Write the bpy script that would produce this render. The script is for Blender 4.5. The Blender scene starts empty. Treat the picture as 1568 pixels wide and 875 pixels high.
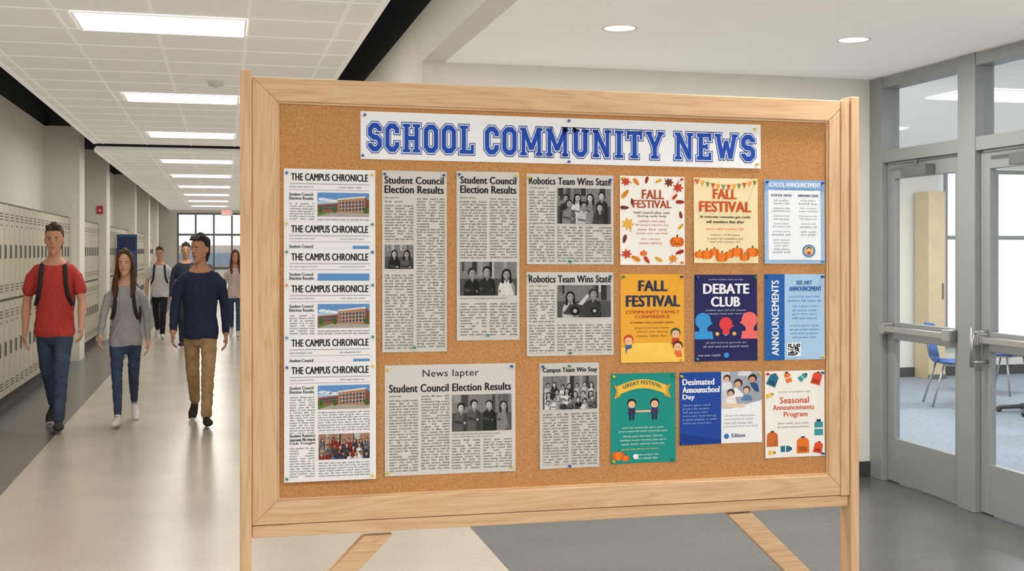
import bpy, math, random
import numpy as np
from mathutils import Vector, Matrix, noise
random.seed(7)
sc=bpy.context.scene
try:
    sc.view_settings.view_transform='Standard'
    sc.view_settings.look='None'
except Exception as e: print(e)
ZOOM=None
# ---------------- camera model (metres; corridor runs along +Y) -------------
F=1764.0; CU=784.0; CV=385.0; A=math.radians(14.1); SA=math.sin(A); CA=math.cos(A); EYE=1.6
def ray(u): return math.tan(A+math.atan((u-CU)/F))
cam=bpy.data.cameras.new('camera'); co=bpy.data.objects.new('camera',cam); sc.collection.objects.link(co)
co.location=(0,0,EYE); co.rotation_euler=(math.pi/2,0,-A)
cam.sensor_width=36; cam.lens=36*F/1568; cam.shift_y=-(437.5-CV)/1568; cam.clip_end=200
if ZOOM:
    z_,u_,v_=ZOOM; cam.lens*=z_; cam.shift_x=z_*(u_-784)/1568; cam.shift_y=-z_*(v_-385)/1568
sc.camera=co

# ---------------- materials ------------------------------------------------
def lin(c):
    out=[]
    for x in c[:3]:
        x=x/255.0
        out.append(x/12.92 if x<=0.04045 else ((x+0.055)/1.055)**2.4)
    return tuple(out)
def mat(name,col,rough=0.6,metal=0.0,var=0.06,scale=8.0,bump=0.0,bscale=60.0,stretch=None,spec=0.5,glow=0.0):
    m=bpy.data.materials.new(name); m.use_nodes=True; nt=m.node_tree; b=nt.nodes['Principled BSDF']
    c=lin(col)
    tc=nt.nodes.new('ShaderNodeTexCoord'); mp=nt.nodes.new('ShaderNodeMapping')
    nt.links.new(tc.outputs['Object'],mp.inputs[0])
    if stretch: mp.inputs['Scale'].default_value=stretch
    n=nt.nodes.new('ShaderNodeTexNoise'); n.inputs['Scale'].default_value=scale; n.inputs['Detail'].default_value=5
    nt.links.new(mp.outputs[0],n.inputs['Vector'])
    r=nt.nodes.new('ShaderNodeValToRGB')
    r.color_ramp.elements[0].position=0.3; r.color_ramp.elements[1].position=0.7
    r.color_ramp.elements[0].color=(*[x*(1-var) for x in c],1); r.color_ramp.elements[1].color=(*[min(1,x*(1+var)) for x in c],1)
    nt.links.new(n.outputs['Fac'],r.inputs[0]); nt.links.new(r.outputs[0],b.inputs['Base Color'])
    b.inputs['Roughness'].default_value=rough; b.inputs['Metallic'].default_value=metal
    b.inputs['Specular IOR Level'].default_value=spec
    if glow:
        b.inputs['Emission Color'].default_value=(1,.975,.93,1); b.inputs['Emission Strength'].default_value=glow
    if bump>0:
        n2=nt.nodes.new('ShaderNodeTexNoise'); n2.inputs['Scale'].default_value=bscale; n2.inputs['Detail'].default_value=3
        nt.links.new(mp.outputs[0],n2.inputs['Vector'])
        bp=nt.nodes.new('ShaderNodeBump'); bp.inputs['Strength'].default_value=bump; bp.inputs['Distance'].default_value=0.01
        nt.links.new(n2.outputs['Fac'],bp.inputs['Height']); nt.links.new(bp.outputs[0],b.inputs['Normal'])
    return m
def terrazzo(name,col,var,speck,rough,spec):
    m=mat(name,col,rough,var=var,scale=1.6,spec=spec); nt=m.node_tree; b=nt.nodes['Principled BSDF']
    r=b.inputs['Base Color'].links[0].from_socket
    tc=nt.nodes.new('ShaderNodeTexCoord'); n=nt.nodes.new('ShaderNodeTexNoise'); n.inputs['Scale'].default_value=45; n.inputs['Detail'].default_value=6; n.inputs['Roughness'].default_value=.75
    nt.links.new(tc.outputs['Object'],n.inputs['Vector'])
    mr=nt.nodes.new('ShaderNodeMapRange'); mr.inputs[1].default_value=.35; mr.inputs[2].default_value=.65; mr.inputs[3].default_value=1-speck; mr.inputs[4].default_value=1+speck
    nt.links.new(n.outputs['Fac'],mr.inputs[0])
    vm=nt.nodes.new('ShaderNodeVectorMath'); vm.operation='SCALE'; nt.links.new(r,vm.inputs[0]); nt.links.new(mr.outputs[0],vm.inputs['Scale']); nt.links.new(vm.outputs[0],b.inputs['Base Color'])
    return m
def emis(name,col,s):
    m=bpy.data.materials.new(name); m.use_nodes=True; nt=m.node_tree; b=nt.nodes['Principled BSDF']
    b.inputs['Base Color'].default_value=(0.8,0.8,0.8,1)
    b.inputs['Emission Color'].default_value=(*lin(col),1); b.inputs['Emission Strength'].default_value=s
    return m
def wood(name,axis):
    m=bpy.data.materials.new(name); m.use_nodes=True; nt=m.node_tree; b=nt.nodes['Principled BSDF']
    tc=nt.nodes.new('ShaderNodeTexCoord'); mp=nt.nodes.new('ShaderNodeMapping')
    nt.links.new(tc.outputs['Object'],mp.inputs[0])
    s=[9,9,9]; s[axis]=0.7; mp.inputs['Scale'].default_value=s
    n=nt.nodes.new('ShaderNodeTexNoise'); n.inputs['Scale'].default_value=1.6; n.inputs['Detail'].default_value=3; n.inputs['Distortion'].default_value=0.5
    nt.links.new(mp.outputs[0],n.inputs['Vector'])
    mu=nt.nodes.new('ShaderNodeMath'); mu.operation='MULTIPLY'; mu.inputs[1].default_value=9
    nt.links.new(n.outputs['Fac'],mu.inputs[0])
    pp=nt.nodes.new('ShaderNodeMath'); pp.operation='PINGPONG'; pp.inputs[1].default_value=0.5
    nt.links.new(mu.outputs[0],pp.inputs[0])
    mp2=nt.nodes.new('ShaderNodeMapping'); s2=[260,260,260]; s2[axis]=6; mp2.inputs['Scale'].default_value=s2
    nt.links.new(tc.outputs['Object'],mp2.inputs[0])
    n2=nt.nodes.new('ShaderNodeTexNoise'); n2.inputs['Scale'].default_value=1; n2.inputs['Detail'].default_value=3
    nt.links.new(mp2.outputs[0],n2.inputs['Vector'])
    ad=nt.nodes.new('ShaderNodeMath'); ad.operation='MULTIPLY_ADD'; ad.inputs[1].default_value=1.0
    nt.links.new(n2.outputs['Fac'],ad.inputs[0]); nt.links.new(pp.outputs[0],ad.inputs[2])
    r=nt.nodes.new('ShaderNodeValToRGB'); e=r.color_ramp.elements
    e[0].position=0.3; e[0].color=(*lin((196,154,112)),1); e[1].position=1.0; e[1].color=(*lin((222,188,148)),1)
    k=e.new(0.6); k.color=(*lin((213,175,134)),1)
    nt.links.new(ad.outputs[0],r.inputs[0]); nt.links.new(r.outputs[0],b.inputs['Base Color'])
    b.inputs['Roughness'].default_value=0.5; b.inputs['Specular IOR Level'].default_value=0.3
    return m
def cork():
    m=bpy.data.materials.new('cork'); m.use_nodes=True; nt=m.node_tree; b=nt.nodes['Principled BSDF']
    tc=nt.nodes.new('ShaderNodeTexCoord')
    v=nt.nodes.new('ShaderNodeTexVoronoi'); v.inputs['Scale'].default_value=380; nt.links.new(tc.outputs['Object'],v.inputs['Vector'])
    n=nt.nodes.new('ShaderNodeTexNoise'); n.inputs['Scale'].default_value=150; n.inputs['Detail'].default_value=6; n.inputs['Roughness'].default_value=0.7
    nt.links.new(tc.outputs['Object'],n.inputs['Vector'])
    sp=nt.nodes.new('ShaderNodeSeparateColor'); nt.links.new(v.outputs['Color'],sp.inputs[0])
    mx=nt.nodes.new('ShaderNodeMath'); mx.operation='MULTIPLY_ADD'; mx.inputs[1].default_value=0.45
    nt.links.new(sp.outputs[0],mx.inputs[0]); nt.links.new(n.outputs['Fac'],mx.inputs[2])
    r=nt.nodes.new('ShaderNodeValToRGB'); e=r.color_ramp.elements
    e[0].position=0.38; e[0].color=(*lin((160,106,62)),1); e[1].position=1.0; e[1].color=(*lin((208,158,108)),1)
    k=e.new(0.58); k.color=(*lin((188,135,86)),1); k2=e.new(0.8); k2.color=(*lin((196,143,93)),1)
    nt.links.new(mx.outputs[0],r.inputs[0]); nt.links.new(r.outputs[0],b.inputs['Base Color'])
    b.inputs['Roughness'].default_value=0.95; b.inputs['Specular IOR Level'].default_value=0.1
    bp=nt.nodes.new('ShaderNodeBump'); bp.inputs['Strength'].default_value=0.25; bp.inputs['Distance'].default_value=0.002
    nt.links.new(mx.outputs[0],bp.inputs['Height']); nt.links.new(bp.outputs[0],b.inputs['Normal'])
    return m
def glassm(name,tint=(0.96,0.98,0.98)):
    m=bpy.data.materials.new(name); m.use_nodes=True; nt=m.node_tree; nt.nodes.remove(nt.nodes['Principled BSDF'])
    o=nt.nodes['Material Output']; t=nt.nodes.new('ShaderNodeBsdfTransparent'); t.inputs[0].default_value=(*tint,1)
    g=nt.nodes.new('ShaderNodeBsdfGlossy'); g.inputs['Roughness'].default_value=0.02
    lw=nt.nodes.new('ShaderNodeLayerWeight'); lw.inputs[0].default_value=.5
    pw=nt.nodes.new('ShaderNodeMath'); pw.operation='POWER'; pw.inputs[1].default_value=4; nt.links.new(lw.outputs['Facing'],pw.inputs[0])
    ma=nt.nodes.new('ShaderNodeMath'); ma.operation='MULTIPLY_ADD'; ma.inputs[1].default_value=.7; ma.inputs[2].default_value=.04; nt.links.new(pw.outputs[0],ma.inputs[0])
    mx=nt.nodes.new('ShaderNodeMixShader'); nt.links.new(ma.outputs[0],mx.inputs[0]); nt.links.new(t.outputs[0],mx.inputs[1]); nt.links.new(g.outputs[0],mx.inputs[2])
    nt.links.new(mx.outputs[0],o.inputs[0]); return m
def printed():
    m=bpy.data.materials.new('printed_paper'); m.use_nodes=True; nt=m.node_tree; b=nt.nodes['Principled BSDF']
    a=nt.nodes.new('ShaderNodeVertexColor'); a.layer_name='Col'
    n=nt.nodes.new('ShaderNodeTexNoise'); n.inputs['Scale'].default_value=18
    tc=nt.nodes.new('ShaderNodeTexCoord'); nt.links.new(tc.outputs['Object'],n.inputs['Vector'])
    bp=nt.nodes.new('ShaderNodeBump'); bp.inputs['Strength'].default_value=0.12; bp.inputs['Distance'].default_value=0.01
    nt.links.new(n.outputs['Fac'],bp.inputs['Height']); nt.links.new(bp.outputs[0],b.inputs['Normal'])
    n2=nt.nodes.new('ShaderNodeTexNoise'); n2.inputs['Scale'].default_value=210; n2.inputs['Detail'].default_value=5; n2.inputs['Roughness'].default_value=.7
    nt.links.new(tc.outputs['Object'],n2.inputs['Vector'])
    mr=nt.nodes.new('ShaderNodeMapRange'); mr.inputs[1].default_value=.3; mr.inputs[2].default_value=.7; mr.inputs[3].default_value=.35; mr.inputs[4].default_value=1.55
    nt.links.new(n2.outputs['Fac'],mr.inputs[0])
    vm=nt.nodes.new('ShaderNodeVectorMath'); vm.operation='SCALE'; nt.links.new(a.outputs['Color'],vm.inputs[0]); nt.links.new(mr.outputs[0],vm.inputs['Scale'])
    mx=nt.nodes.new('ShaderNodeMix'); mx.data_type='RGBA'; nt.links.new(a.outputs['Alpha'],mx.inputs[0]); nt.links.new(vm.outputs[0],mx.inputs[6]); nt.links.new(a.outputs['Color'],mx.inputs[7])
    nt.links.new(mx.outputs[2],b.inputs['Base Color']); b.inputs['Roughness'].default_value=0.7; b.inputs['Specular IOR Level'].default_value=0.25
    return m

M={}
M['wall']=mat('wall_paint',(232,229,221),0.8,var=0.015,bump=0.03)
M['white']=mat('glowing_ceiling_paint',(236,236,233),0.85,var=0.01,glow=.16)  # faint even emission added to brighten the ceiling, which is no lamp
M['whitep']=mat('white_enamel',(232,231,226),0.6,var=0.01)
M['tile']=mat('glowing_ceiling_tile',(228,226,220),0.9,var=0.03,scale=90,bump=0.15,bscale=300,glow=.16)  # tiles emit a little light of their own to lift ceiling brightness
M['tbar']=mat('glowing_ceiling_grid_metal',(236,234,230),0.6,var=0.01,glow=.2)  # grid bars glow faintly too, brightness put into the material
M['black']=mat('plenum_black',(22,22,24),0.9,var=0.02)
M['floorL']=terrazzo('terrazzo_light',(190,180,165),.06,.07,.24,.4)
M['floorD']=terrazzo('terrazzo_dark',(96,96,97),.12,.14,.24,.4)
M['base']=mat('baseboard_rubber',(58,60,64),0.6)
M['alu']=mat('brushed_aluminium',(146,149,149),0.45,metal=0.0,var=0.02)
M['alud']=mat('dark_aluminium',(112,114,116),0.4,metal=0.3,var=0.03)
M['chrome']=mat('satin_steel',(168,168,166),0.3,metal=0.6,var=0.02)
M['glass']=glassm('clear_glass')
M['locker']=mat('locker_enamel',(190,183,164),0.45,var=0.03)
M['lockerd']=mat('locker_gap',(98,94,84),0.6)
M['carpet']=mat('carpet',(140,148,158),0.95,var=0.18,scale=25)
M['woodh']=wood('oak_grain_horizontal',0); M['woodv']=wood('oak_grain_vertical',2)
M['cork']=cork(); M['print']=printed()
M['lens']=emis('light_diffuser',(255,253,248),3.0)
M['red']=mat('red_plastic',(200,30,25),0.4)
M['bluep']=mat('blue_plastic',(40,95,170),0.4)
M['blk']=mat('black_plastic',(30,30,32),0.4)
M['tan']=mat('maple_veneer',(222,198,158),0.5,var=0.05)

# ---------------- mesh helper ---------------------------------------------
class MB:
    def __init__(s): s.v=[]; s.f=[]; s.m=[]
    def box(s,x0,x1,y0,y1,z0,z1,mi=0):
        b=len(s.v)
        s.v+=[(x0,y0,z0),(x1,y0,z0),(x1,y1,z0),(x0,y1,z0),(x0,y0,z1),(x1,y0,z1),(x1,y1,z1),(x0,y1,z1)]
        for q in [(0,3,2,1),(4,5,6,7),(0,1,5,4),(1,2,6,5),(2,3,7,6),(3,0,4,7)]:
            s.f.append(tuple(b+i for i in q)); s.m.append(mi)
    def quad(s,pts,mi=0):
        b=len(s.v); s.v+=list(pts); s.f.append(tuple(range(b,b+len(pts)))); s.m.append(mi)
    def prism(s,pts,y0,y1,mi=0):
        n=len(pts); b=len(s.v)
        s.v+=[(x,y0,z) for x,z in pts]+[(x,y1,z) for x,z in pts]
        s.f.append(tuple(range(b,b+n))); s.m.append(mi)
        s.f.append(tuple(range(b+2*n-1,b+n-1,-1))); s.m.append(mi)
        for i in range(n):
            j=(i+1)%n; s.f.append((b+i,b+n+i,b+n+j,b+j)); s.m.append(mi)
    def tube(s,p0,p1,r0,r1=None,mi=0,n=16):
        r1=r0 if r1 is None else r1
        p0=Vector(p0);p1=Vector(p1);d=(p1-p0).normalized()
        a=d.cross(Vector((0,0,1)));
        if a.length<1e-3: a=Vector((1,0,0))
        a.normalize(); c=d.cross(a); b=len(s.v)
        for p,r in((p0,r0),(p1,r1)):
            for i in range(n):
                t=2*math.pi*i/n; s.v.append(tuple(p+a*r*math.cos(t)+c*r*math.sin(t)))
        for i in range(n):
            j=(i+1)%n; s.f.append((b+i,b+j,b+n+j,b+n+i)); s.m.append(mi)
        s.f.append(tuple(range(b+n-1,b-1,-1))); s.m.append(mi); s.f.append(tuple(range(b+n,b+2*n))); s.m.append(mi)
    def sph(s,c,r,mi=0,n=10,k=6):
        if not hasattr(r,'__len__'): r=(r,r,r)
        b=len(s.v)
        for i in range(k+1):
            ph=math.pi*i/k
            for j in range(n):
                t=2*math.pi*j/n
                s.v.append((c[0]+r[0]*math.sin(ph)*math.cos(t),c[1]+r[1]*math.sin(ph)*math.sin(t),c[2]+r[2]*math.cos(ph)))
        for i in range(k):
            for j in range(n):
                j2=(j+1)%n
                s.f.append((b+i*n+j,b+(i+1)*n+j,b+(i+1)*n+j2,b+i*n+j2)); s.m.append(mi)
    def build(s,name,mats,parent=None,bevel=0,smooth=False,loc=None):
        me=bpy.data.meshes.new(name); me.from_pydata(s.v,[],s.f); 
        for m in mats: me.materials.append(m)
        me.polygons.foreach_set('material_index',s.m)
        if smooth: me.polygons.foreach_set('use_smooth',[True]*len(s.f))
        me.update(); ob=bpy.data.objects.new(name,me); sc.collection.objects.link(ob)
        if parent: ob.parent=parent
        if loc: ob.location=loc
        if bevel:
            bm=ob.modifiers.new('bevel','BEVEL'); bm.width=bevel; bm.segments=2; bm.limit_method='ANGLE'
        return ob
def empty(name,loc=(0,0,0)):
    e=bpy.data.objects.new(name,None); sc.collection.objects.link(e); e.location=loc; e.empty_display_size=0.1; return e
def B(name,x0,x1,y0,y1,z0,z1,m,parent=None,bevel=0):
    b=MB(); b.box(x0,x1,y0,y1,z0,z1); return b.build(name,[m],parent,bevel)

# ======================= BOARD GEOMETRY FRAME ==============================
YF=3.5; YP=3.513; SHR=0.005
def PX(u,Y=YP): return Y*ray(u)
def DP(u,Y=YP): return Y*(CA+SA*ray(u))
def PZ(u,v,Y=YP): return EYE-(v-CV)*DP(u,Y)/F
XL=PX(386,YF)
def sh(x,z): return z-SHR*(x-XL)

# ---------------- text geometry -------------------------------------------
_cache={}
def font_geo(s,bold=0.0,width=None,res=2):
    key=(s,bold,width)
    if key in _cache: return _cache[key]
    cu=bpy.data.curves.new('t','FONT'); cu.body=s; cu.size=1; cu.resolution_u=res; cu.offset=bold; cu.fill_mode='FRONT'
    if width:
        cu.text_boxes[0].width=width; cu.align_x='JUSTIFY'
    else: cu.space_character=1.04
    ob=bpy.data.objects.new('t',cu); sc.collection.objects.link(ob)
    dg=bpy.context.evaluated_depsgraph_get(); dg.update()
    me=bpy.data.meshes.new_from_object(ob.evaluated_get(dg))
    v=[(q.co.x,q.co.y) for q in me.vertices]; f=[tuple(p.vertices) for p in me.polygons]
    bpy.data.objects.remove(ob); bpy.data.curves.remove(cu); bpy.data.meshes.remove(me)
    _cache[key]=(v,f); return v,f
WORDS='the student council of campus school news and team results after election held in new gym for all members who said that year with state award community project robotics science fair parents teachers program local event will be open during fall season members voted on plan to help build more space'.split()
def babble(n):
    return ' '.join(random.choice(WORDS) for _ in range(n))

class Paper:
    def __init__(s,name,u0,u1,vt,vb,col,base=0.0012,curl=0.004):
        s.name=name; s.u0,s.u1,s.vt,s.vb=u0,u1,vt,vb
        s.kz=DP(u0)/F; s.zt=PZ(u0,vt)+SHR*(PX(u0)-XL); s.x0=PX(u0); s.x1=PX(u1); s.b=base; s.curl=curl
        s.V=[]; s.Fc=[]; s.C=[]; s.photo=1.0
        s.rect(u0,vt,u1,vb,col,0)
    def mp(s,u,v,l):
        x=PX(u); fx=(x-s.x0)/(s.x1-s.x0); fz=(v-s.vt)/(s.vb-s.vt)
        lift=s.b+s.curl*((2*fx-1)**2)*(fz*fz)+l*0.00022
        return (x,YP-lift,sh(x,s.zt-(v-s.vt)*s.kz))
    def add(s,pts,faces,col,l):
        b=len(s.V); s.V+=[s.mp(u,v,l) for u,v in pts]; c=lin(col)+(s.photo,)
        for f in faces: s.Fc.append(tuple(b+i for i in f)); s.C.append(c)
    def rect(s,u0,v0,u1,v1,col,l=1):
        nx=max(1,int(abs(u1-u0)/9)); nz=max(1,int(abs(v1-v0)/9))
        pts=[(u0+(u1-u0)*i/nx,v0+(v1-v0)*j/nz) for j in range(nz+1) for i in range(nx+1)]
        fs=[(j*(nx+1)+i,j*(nx+1)+i+1,(j+1)*(nx+1)+i+1,(j+1)*(nx+1)+i) for j in range(nz) for i in range(nx)]
        s.add(pts,fs,col,l)
    def poly(s,pts,col,l=2): s.add(pts,[tuple(range(len(pts)))],col,l)
    def circ(s,cu,cv,r,col,l=2,ry=None,n=18):
        ry=r if ry is None else ry
        s.poly([(cu+r*math.cos(2*math.pi*i/n),cv+ry*math.sin(2*math.pi*i/n)) for i in range(n)],col,l)
    def text(s,t,u0,v0,u1,v1,col,l=4,bold=0.0,rot=False):
        v,f=font_geo(t,0.0,None,3)
        if not v: return
        xs=[q[0] for q in v]; ys=[q[1] for q in v]; a,b,c,d=min(xs),max(xs),min(ys),max(ys)
        hh=(v1-v0) if not rot else (u1-u0); o=bold*hh*1.25
        for k,(ox,oy) in enumerate([(0,0)] if bold==0 else [(-o,0),(o,0),(-o*.33,-o*.35),(o*.33,o*.35)]):
            pts=[]
            for x,y in v:
                X=(x-a)/(b-a); Y=(y-c)/(d-c)
                if rot: pts.append((u0+(1-Y)*(u1-u0)+oy,v1-X*(v1-v0)+ox))
                else: pts.append((u0+X*(u1-u0)+ox,v1-Y*(v1-v0)+oy))
            s.add(pts,f,col,l+k*.12)
    def body(s,u0,v0,u1,v1,size=4.3,col=(70,70,72),l=3):
        W=(u1-u0)/size; H=(v1-v0)/size
        nwords=int(W*H/2.6)+8
        v,f=font_geo(babble(nwords),0.012,W,1)
        if not v: return
        top=max(q[1] for q in v)
        pts=[(u0+x*size,v0+(top-y)*size) for x,y in v]
        keep=[q for q in f if all(pts[i][1]<=v1 for i in q)]
        used=sorted({i for q in keep for i in q}); mpi={i:k for k,i in enumerate(used)}
        s.add([pts[i] for i in used],[tuple(mpi[i] for i in q) for q in keep],col,l)
    def lines(s,uc,v0,w,n,pitch,h,col,l=4,bold=0.0,left=False):
        for i in range(n):
            ww=w*random.uniform(0.72,1.0); nw=max(2,int(ww/h/3.0)); t=babble(nw)
            if left: s.text(t,uc,v0+i*pitch,uc+ww,v0+i*pitch+h,col,l,bold)
            else: s.text(t,uc-ww/2,v0+i*pitch,uc+ww/2,v0+i*pitch+h,col,l,bold)
    def build(s):
        me=bpy.data.meshes.new(s.name); me.from_pydata(s.V,[],s.Fc); me.materials.append(M['print'])
        ca=me.color_attributes.new('Col','FLOAT_COLOR','CORNER')
        arr=np.ones((len(me.loops),4),dtype=np.float32); k=0
        for p,c in zip(me.polygons,s.C):
            n=len(p.vertices); arr[k:k+n,:]=c; k+=n
        ca.data.foreach_set('color',arr.ravel()); me.update()
        ob=bpy.data.objects.new(s.name,me); sc.collection.objects.link(ob); return ob

def g(x): return (x,x,int(x*0.985))
def group(p,u0,v0,u1,v1,n,rows=1,color=False,l=3,bg=None):
    p.photo=0.35
    w=u1-u0; h=v1-v0
    p.rect(u0,v0,u1,v1,bg or g(78),l)
    p.rect(u0,v0,u1,v0+h*0.5,tuple(min(255,int(c*1.5)) for c in (bg or g(84))),l+1)
    for k in range(6):
        uu=u0+w*random.uniform(0.0,0.86); hh=random.uniform(.2,.5); p.rect(uu,v0,uu+w*random.uniform(.03,.13),v0+h*hh,g(random.choice([50,70,150,185,100])),l+1.2+k*.1)
    for r in range(rows):
        m=n if r%2==0 else n-1
        pit=w/(m+0.3); hr=min(pit*0.27,h*(0.13 if rows==1 else .1))
        hy=v0+h*(0.26+0.24*r) if rows>1 else v0+h*0.32
        for i in range(m):
            cu=u0+pit*(i+0.65)+random.uniform(-1,1)*pit*0.12; cv=hy+random.uniform(-1,1)*h*0.07
            cu=max(u0+hr*1.6,min(u1-hr*1.6,cu))
            if color: bc=random.choice([(40,50,90),(150,40,40),(230,225,215),(60,60,60),(90,120,160),(180,150,110)]); sk=random.choice([(225,180,150),(170,120,90),(205,160,130)]); hc=random.choice([(40,28,20),(80,55,35),(25,20,18)])
            else: bc=g(random.choice([28,40,55,90,130,190,215])); sk=g(random.choice([160,182,198])); hc=g(random.choice([18,28,42]))
            L=l+2+r*2+0.4*(i%2)
            dk=lambda c,q:tuple(int(a*q) for a in c)
            bw=min(pit*0.5,hr*1.9); x0=max(u0,cu-bw); x1=min(u1,cu+bw)
            p.poly([(x0,v1),(x0+bw*0.02,cv+hr*3.0),(x0+bw*.2,cv+hr*1.9),(cu-hr*0.5,cv+hr*1.25),(cu+hr*0.5,cv+hr*1.25),(x1-bw*.2,cv+hr*1.9),(x1-bw*0.02,cv+hr*3.0),(x1,v1)],bc,L)
            p.poly([(cu+bw*.25,v1),(cu+bw*.35,cv+hr*1.7),(x1-bw*.2,cv+hr*1.9),(x1,cv+hr*3.2),(x1,v1)],dk(bc,.7),L+.15)
            if v1-cv>hr*4:
                p.poly([(x0+bw*.1,cv+hr*3.4),(cu+bw*.5,cv+hr*3.9),(cu+bw*.5,cv+hr*4.5),(x0+bw*.1,cv+hr*4.1)],dk(bc,.6) if sum(bc)>200 else g(70),L+.2)
                if cv+hr*4.6<v1: p.circ(cu+bw*.5,cv+hr*4.15,hr*.32,sk,L+.25,n=8)
            p.poly([(cu-hr*.5,cv+hr*1.15),(cu,cv+hr*2.1),(cu+hr*.5,cv+hr*1.15)],dk(sk,.8),L+.3)
            lh=random.random()<0.45
            p.circ(cu,cv-hr*0.25,hr*1.05,hc,L+0.5,hr*1.12,12)
            if lh:
                for q in(-1,1): p.poly([(cu+q*hr*.5,cv-hr*.6),(cu+q*hr*1.05,cv-hr*.3),(cu+q*hr*1.25,cv+hr*1.9),(cu+q*hr*.6,cv+hr*2.1)],hc,L+.45)
            p.circ(cu+random.uniform(-.12,.12)*hr,cv+hr*0.12,hr*0.74,sk,L+0.9,hr*0.95,12)
            p.poly([(cu+hr*.2,cv-hr*.6),(cu+hr*.7,cv-hr*.2),(cu+hr*.6,cv+hr*.6),(cu+hr*.2,cv+hr*1.0)],dk(sk,.82),L+1.0)
            d=dk(sk,.4)
            p.rect(cu-hr*.42,cv-hr*.12,cu-hr*.16,cv+hr*.04,d,L+1.2); p.rect(cu+hr*.14,cv-hr*.12,cu+hr*.4,cv+hr*.04,d,L+1.2); p.rect(cu-hr*.25,cv+hr*.55,cu+hr*.25,cv+hr*.66,d,L+1.2)
    p.photo=1.0
def building(p,u0,v0,u1,v1,l=3):
    p.photo=.7
    w=u1-u0;h=v1-v0
    U=lambda a:u0+a*w
    V=lambda a:v0+a*h
    p.rect(u0,v0,u1,V(.35),(98,148,205),l); p.rect(u0,V(.35),u1,V(.75),(170,200,228),l)
    p.rect(u0,V(.75),u1,v1,(105,128,70),l); p.poly([(U(.0),V(1)),(U(.3),V(.8)),(U(1),V(.86)),(U(1),V(1))],(170,165,155),l+.5)
    for cx in (.1,.2,.3): p.circ(U(cx),V(.25+cx*.3),w*.09,(228,236,244),l+.5,h*.06)
    p.poly([(U(0),V(.82)),(U(0),V(.5)),(U(.4),V(.42)),(U(.4),V(.8))],(150,96,70),l+1)
    p.poly([(U(.4),V(.82)),(U(.4),V(.3)),(U(.92),V(.18)),(U(.92),V(.84))],(178,128,98),l+1.5)
    p.poly([(U(.92),V(.84)),(U(.92),V(.18)),(U(1),V(.3)),(U(1),V(.82))],(120,78,60),l+1.5)
    p.poly([(U(.38),V(.31)),(U(.38),V(.25)),(U(.93),V(.12)),(U(.93),V(.19))],(225,220,210),l+2)
    for k in range(3):
        a=.38+k*.15
        p.poly([(U(.43),V(a+.02)),(U(.43),V(a+.09)),(U(.9),V(a+.045)),(U(.9),V(a-.05))],(58,72,92),l+2)
        for j in range(7):
            x=.46+j*.065; p.rect(U(x),V(a-.04),U(x+.012),V(a+.08),(215,205,192),l+2.4)
    for k in range(2): p.poly([(U(.02),V(.56+k*.1)),(U(.02),V(.61+k*.1)),(U(.38),V(.57+k*.12)),(U(.38),V(.5+k*.12))],(66,80,98),l+2)
    for cx,r in((.06,.05),(.33,.05),(.94,.05)): p.circ(U(cx),V(.72),w*r,(70,98,48),l+3,h*.14,9)
    p.photo=1.0
def pumpkin(p,cu,cv,r,l=4,face=False):
    p.circ(cu-r*.5,cv,r*.55,(214,100,24),l,r*.72); p.circ(cu+r*.5,cv,r*.55,(214,100,24),l,r*.72); p.circ(cu,cv,r*.55,(238,126,36),l+.5,r*.8)
    p.poly([(cu-r*.12,cv-r*.7),(cu-r*.02,cv-r*1.15),(cu+r*.22,cv-r*1.1),(cu+r*.12,cv-r*.7)],(70,95,45),l+1)
    if face:
        for q in(-.4,.2): p.poly([(cu+r*q,cv),(cu+r*(q+.2),cv),(cu+r*(q+.1),cv-r*.25)],(70,35,15),l+1.2)
        p.rect(cu-r*.4,cv+r*.25,cu+r*.4,cv+r*.38,(70,35,15),l+1.2)
def leaf(p,cu,cv,r,col,a=0,l=3,kind=0):
    if kind==1:
        c,d=math.cos(a),math.sin(a); pts=[]
        for i in range(12):
            t=2*math.pi*i/12; x=r*1.15*math.cos(t); y=r*.5*math.sin(t)*(1-.25*math.cos(t)); pts.append((cu+x*c-y*d,cv+x*d+y*c))
        p.poly(pts,col,l); p.poly([(cu-r*1.3*c,cv-r*1.3*d),(cu+r*c-.5*d,cv+r*d+.5*c),(cu+r*c+.5*d,cv+r*d-.5*c)],tuple(int(k*.65) for k in col),l+.3); return
    pts=[]
    for i in range(14):
        t=2*math.pi*i/14+a; rr=r*(1.0 if i%2==0 else .55); pts.append((cu+rr*math.cos(t),cv+rr*math.sin(t)*.95))
    p.add([(cu,cv)]+pts,[(0,i+1,(i+1)%14+1) for i in range(14)],col,l)
    p.poly([(cu,cv),(cu+r*1.2*math.cos(a+.22),cv+r*1.2*math.sin(a+.22)),(cu+r*1.2*math.cos(a+.32),cv+r*1.2*math.sin(a+.32))],tuple(int(k*.7) for k in col),l+.3)
def toon(p,cu,cv,s,hair,shirt,l=4,skin=(238,190,150),legs=False):
    p.poly([(cu-s*.9,cv+s*2.4),(cu-s*.7,cv+s*.95),(cu+s*.7,cv+s*.95),(cu+s*.9,cv+s*2.4)],shirt,l)
    if legs:
        p.rect(cu-s*.6,cv+s*2.4,cu-s*.1,cv+s*3.8,(45,40,70),l); p.rect(cu+s*.1,cv+s*2.4,cu+s*.6,cv+s*3.8,(45,40,70),l)
    p.circ(cu,cv-s*.2,s*1.08,hair,l+.4); p.circ(cu,cv+s*.12,s*.85,skin,l+.8)
    for q in(-.35,.2): p.rect(cu+s*q,cv,cu+s*(q+.16),cv+s*.2,(40,30,30),l+1.1)

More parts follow.
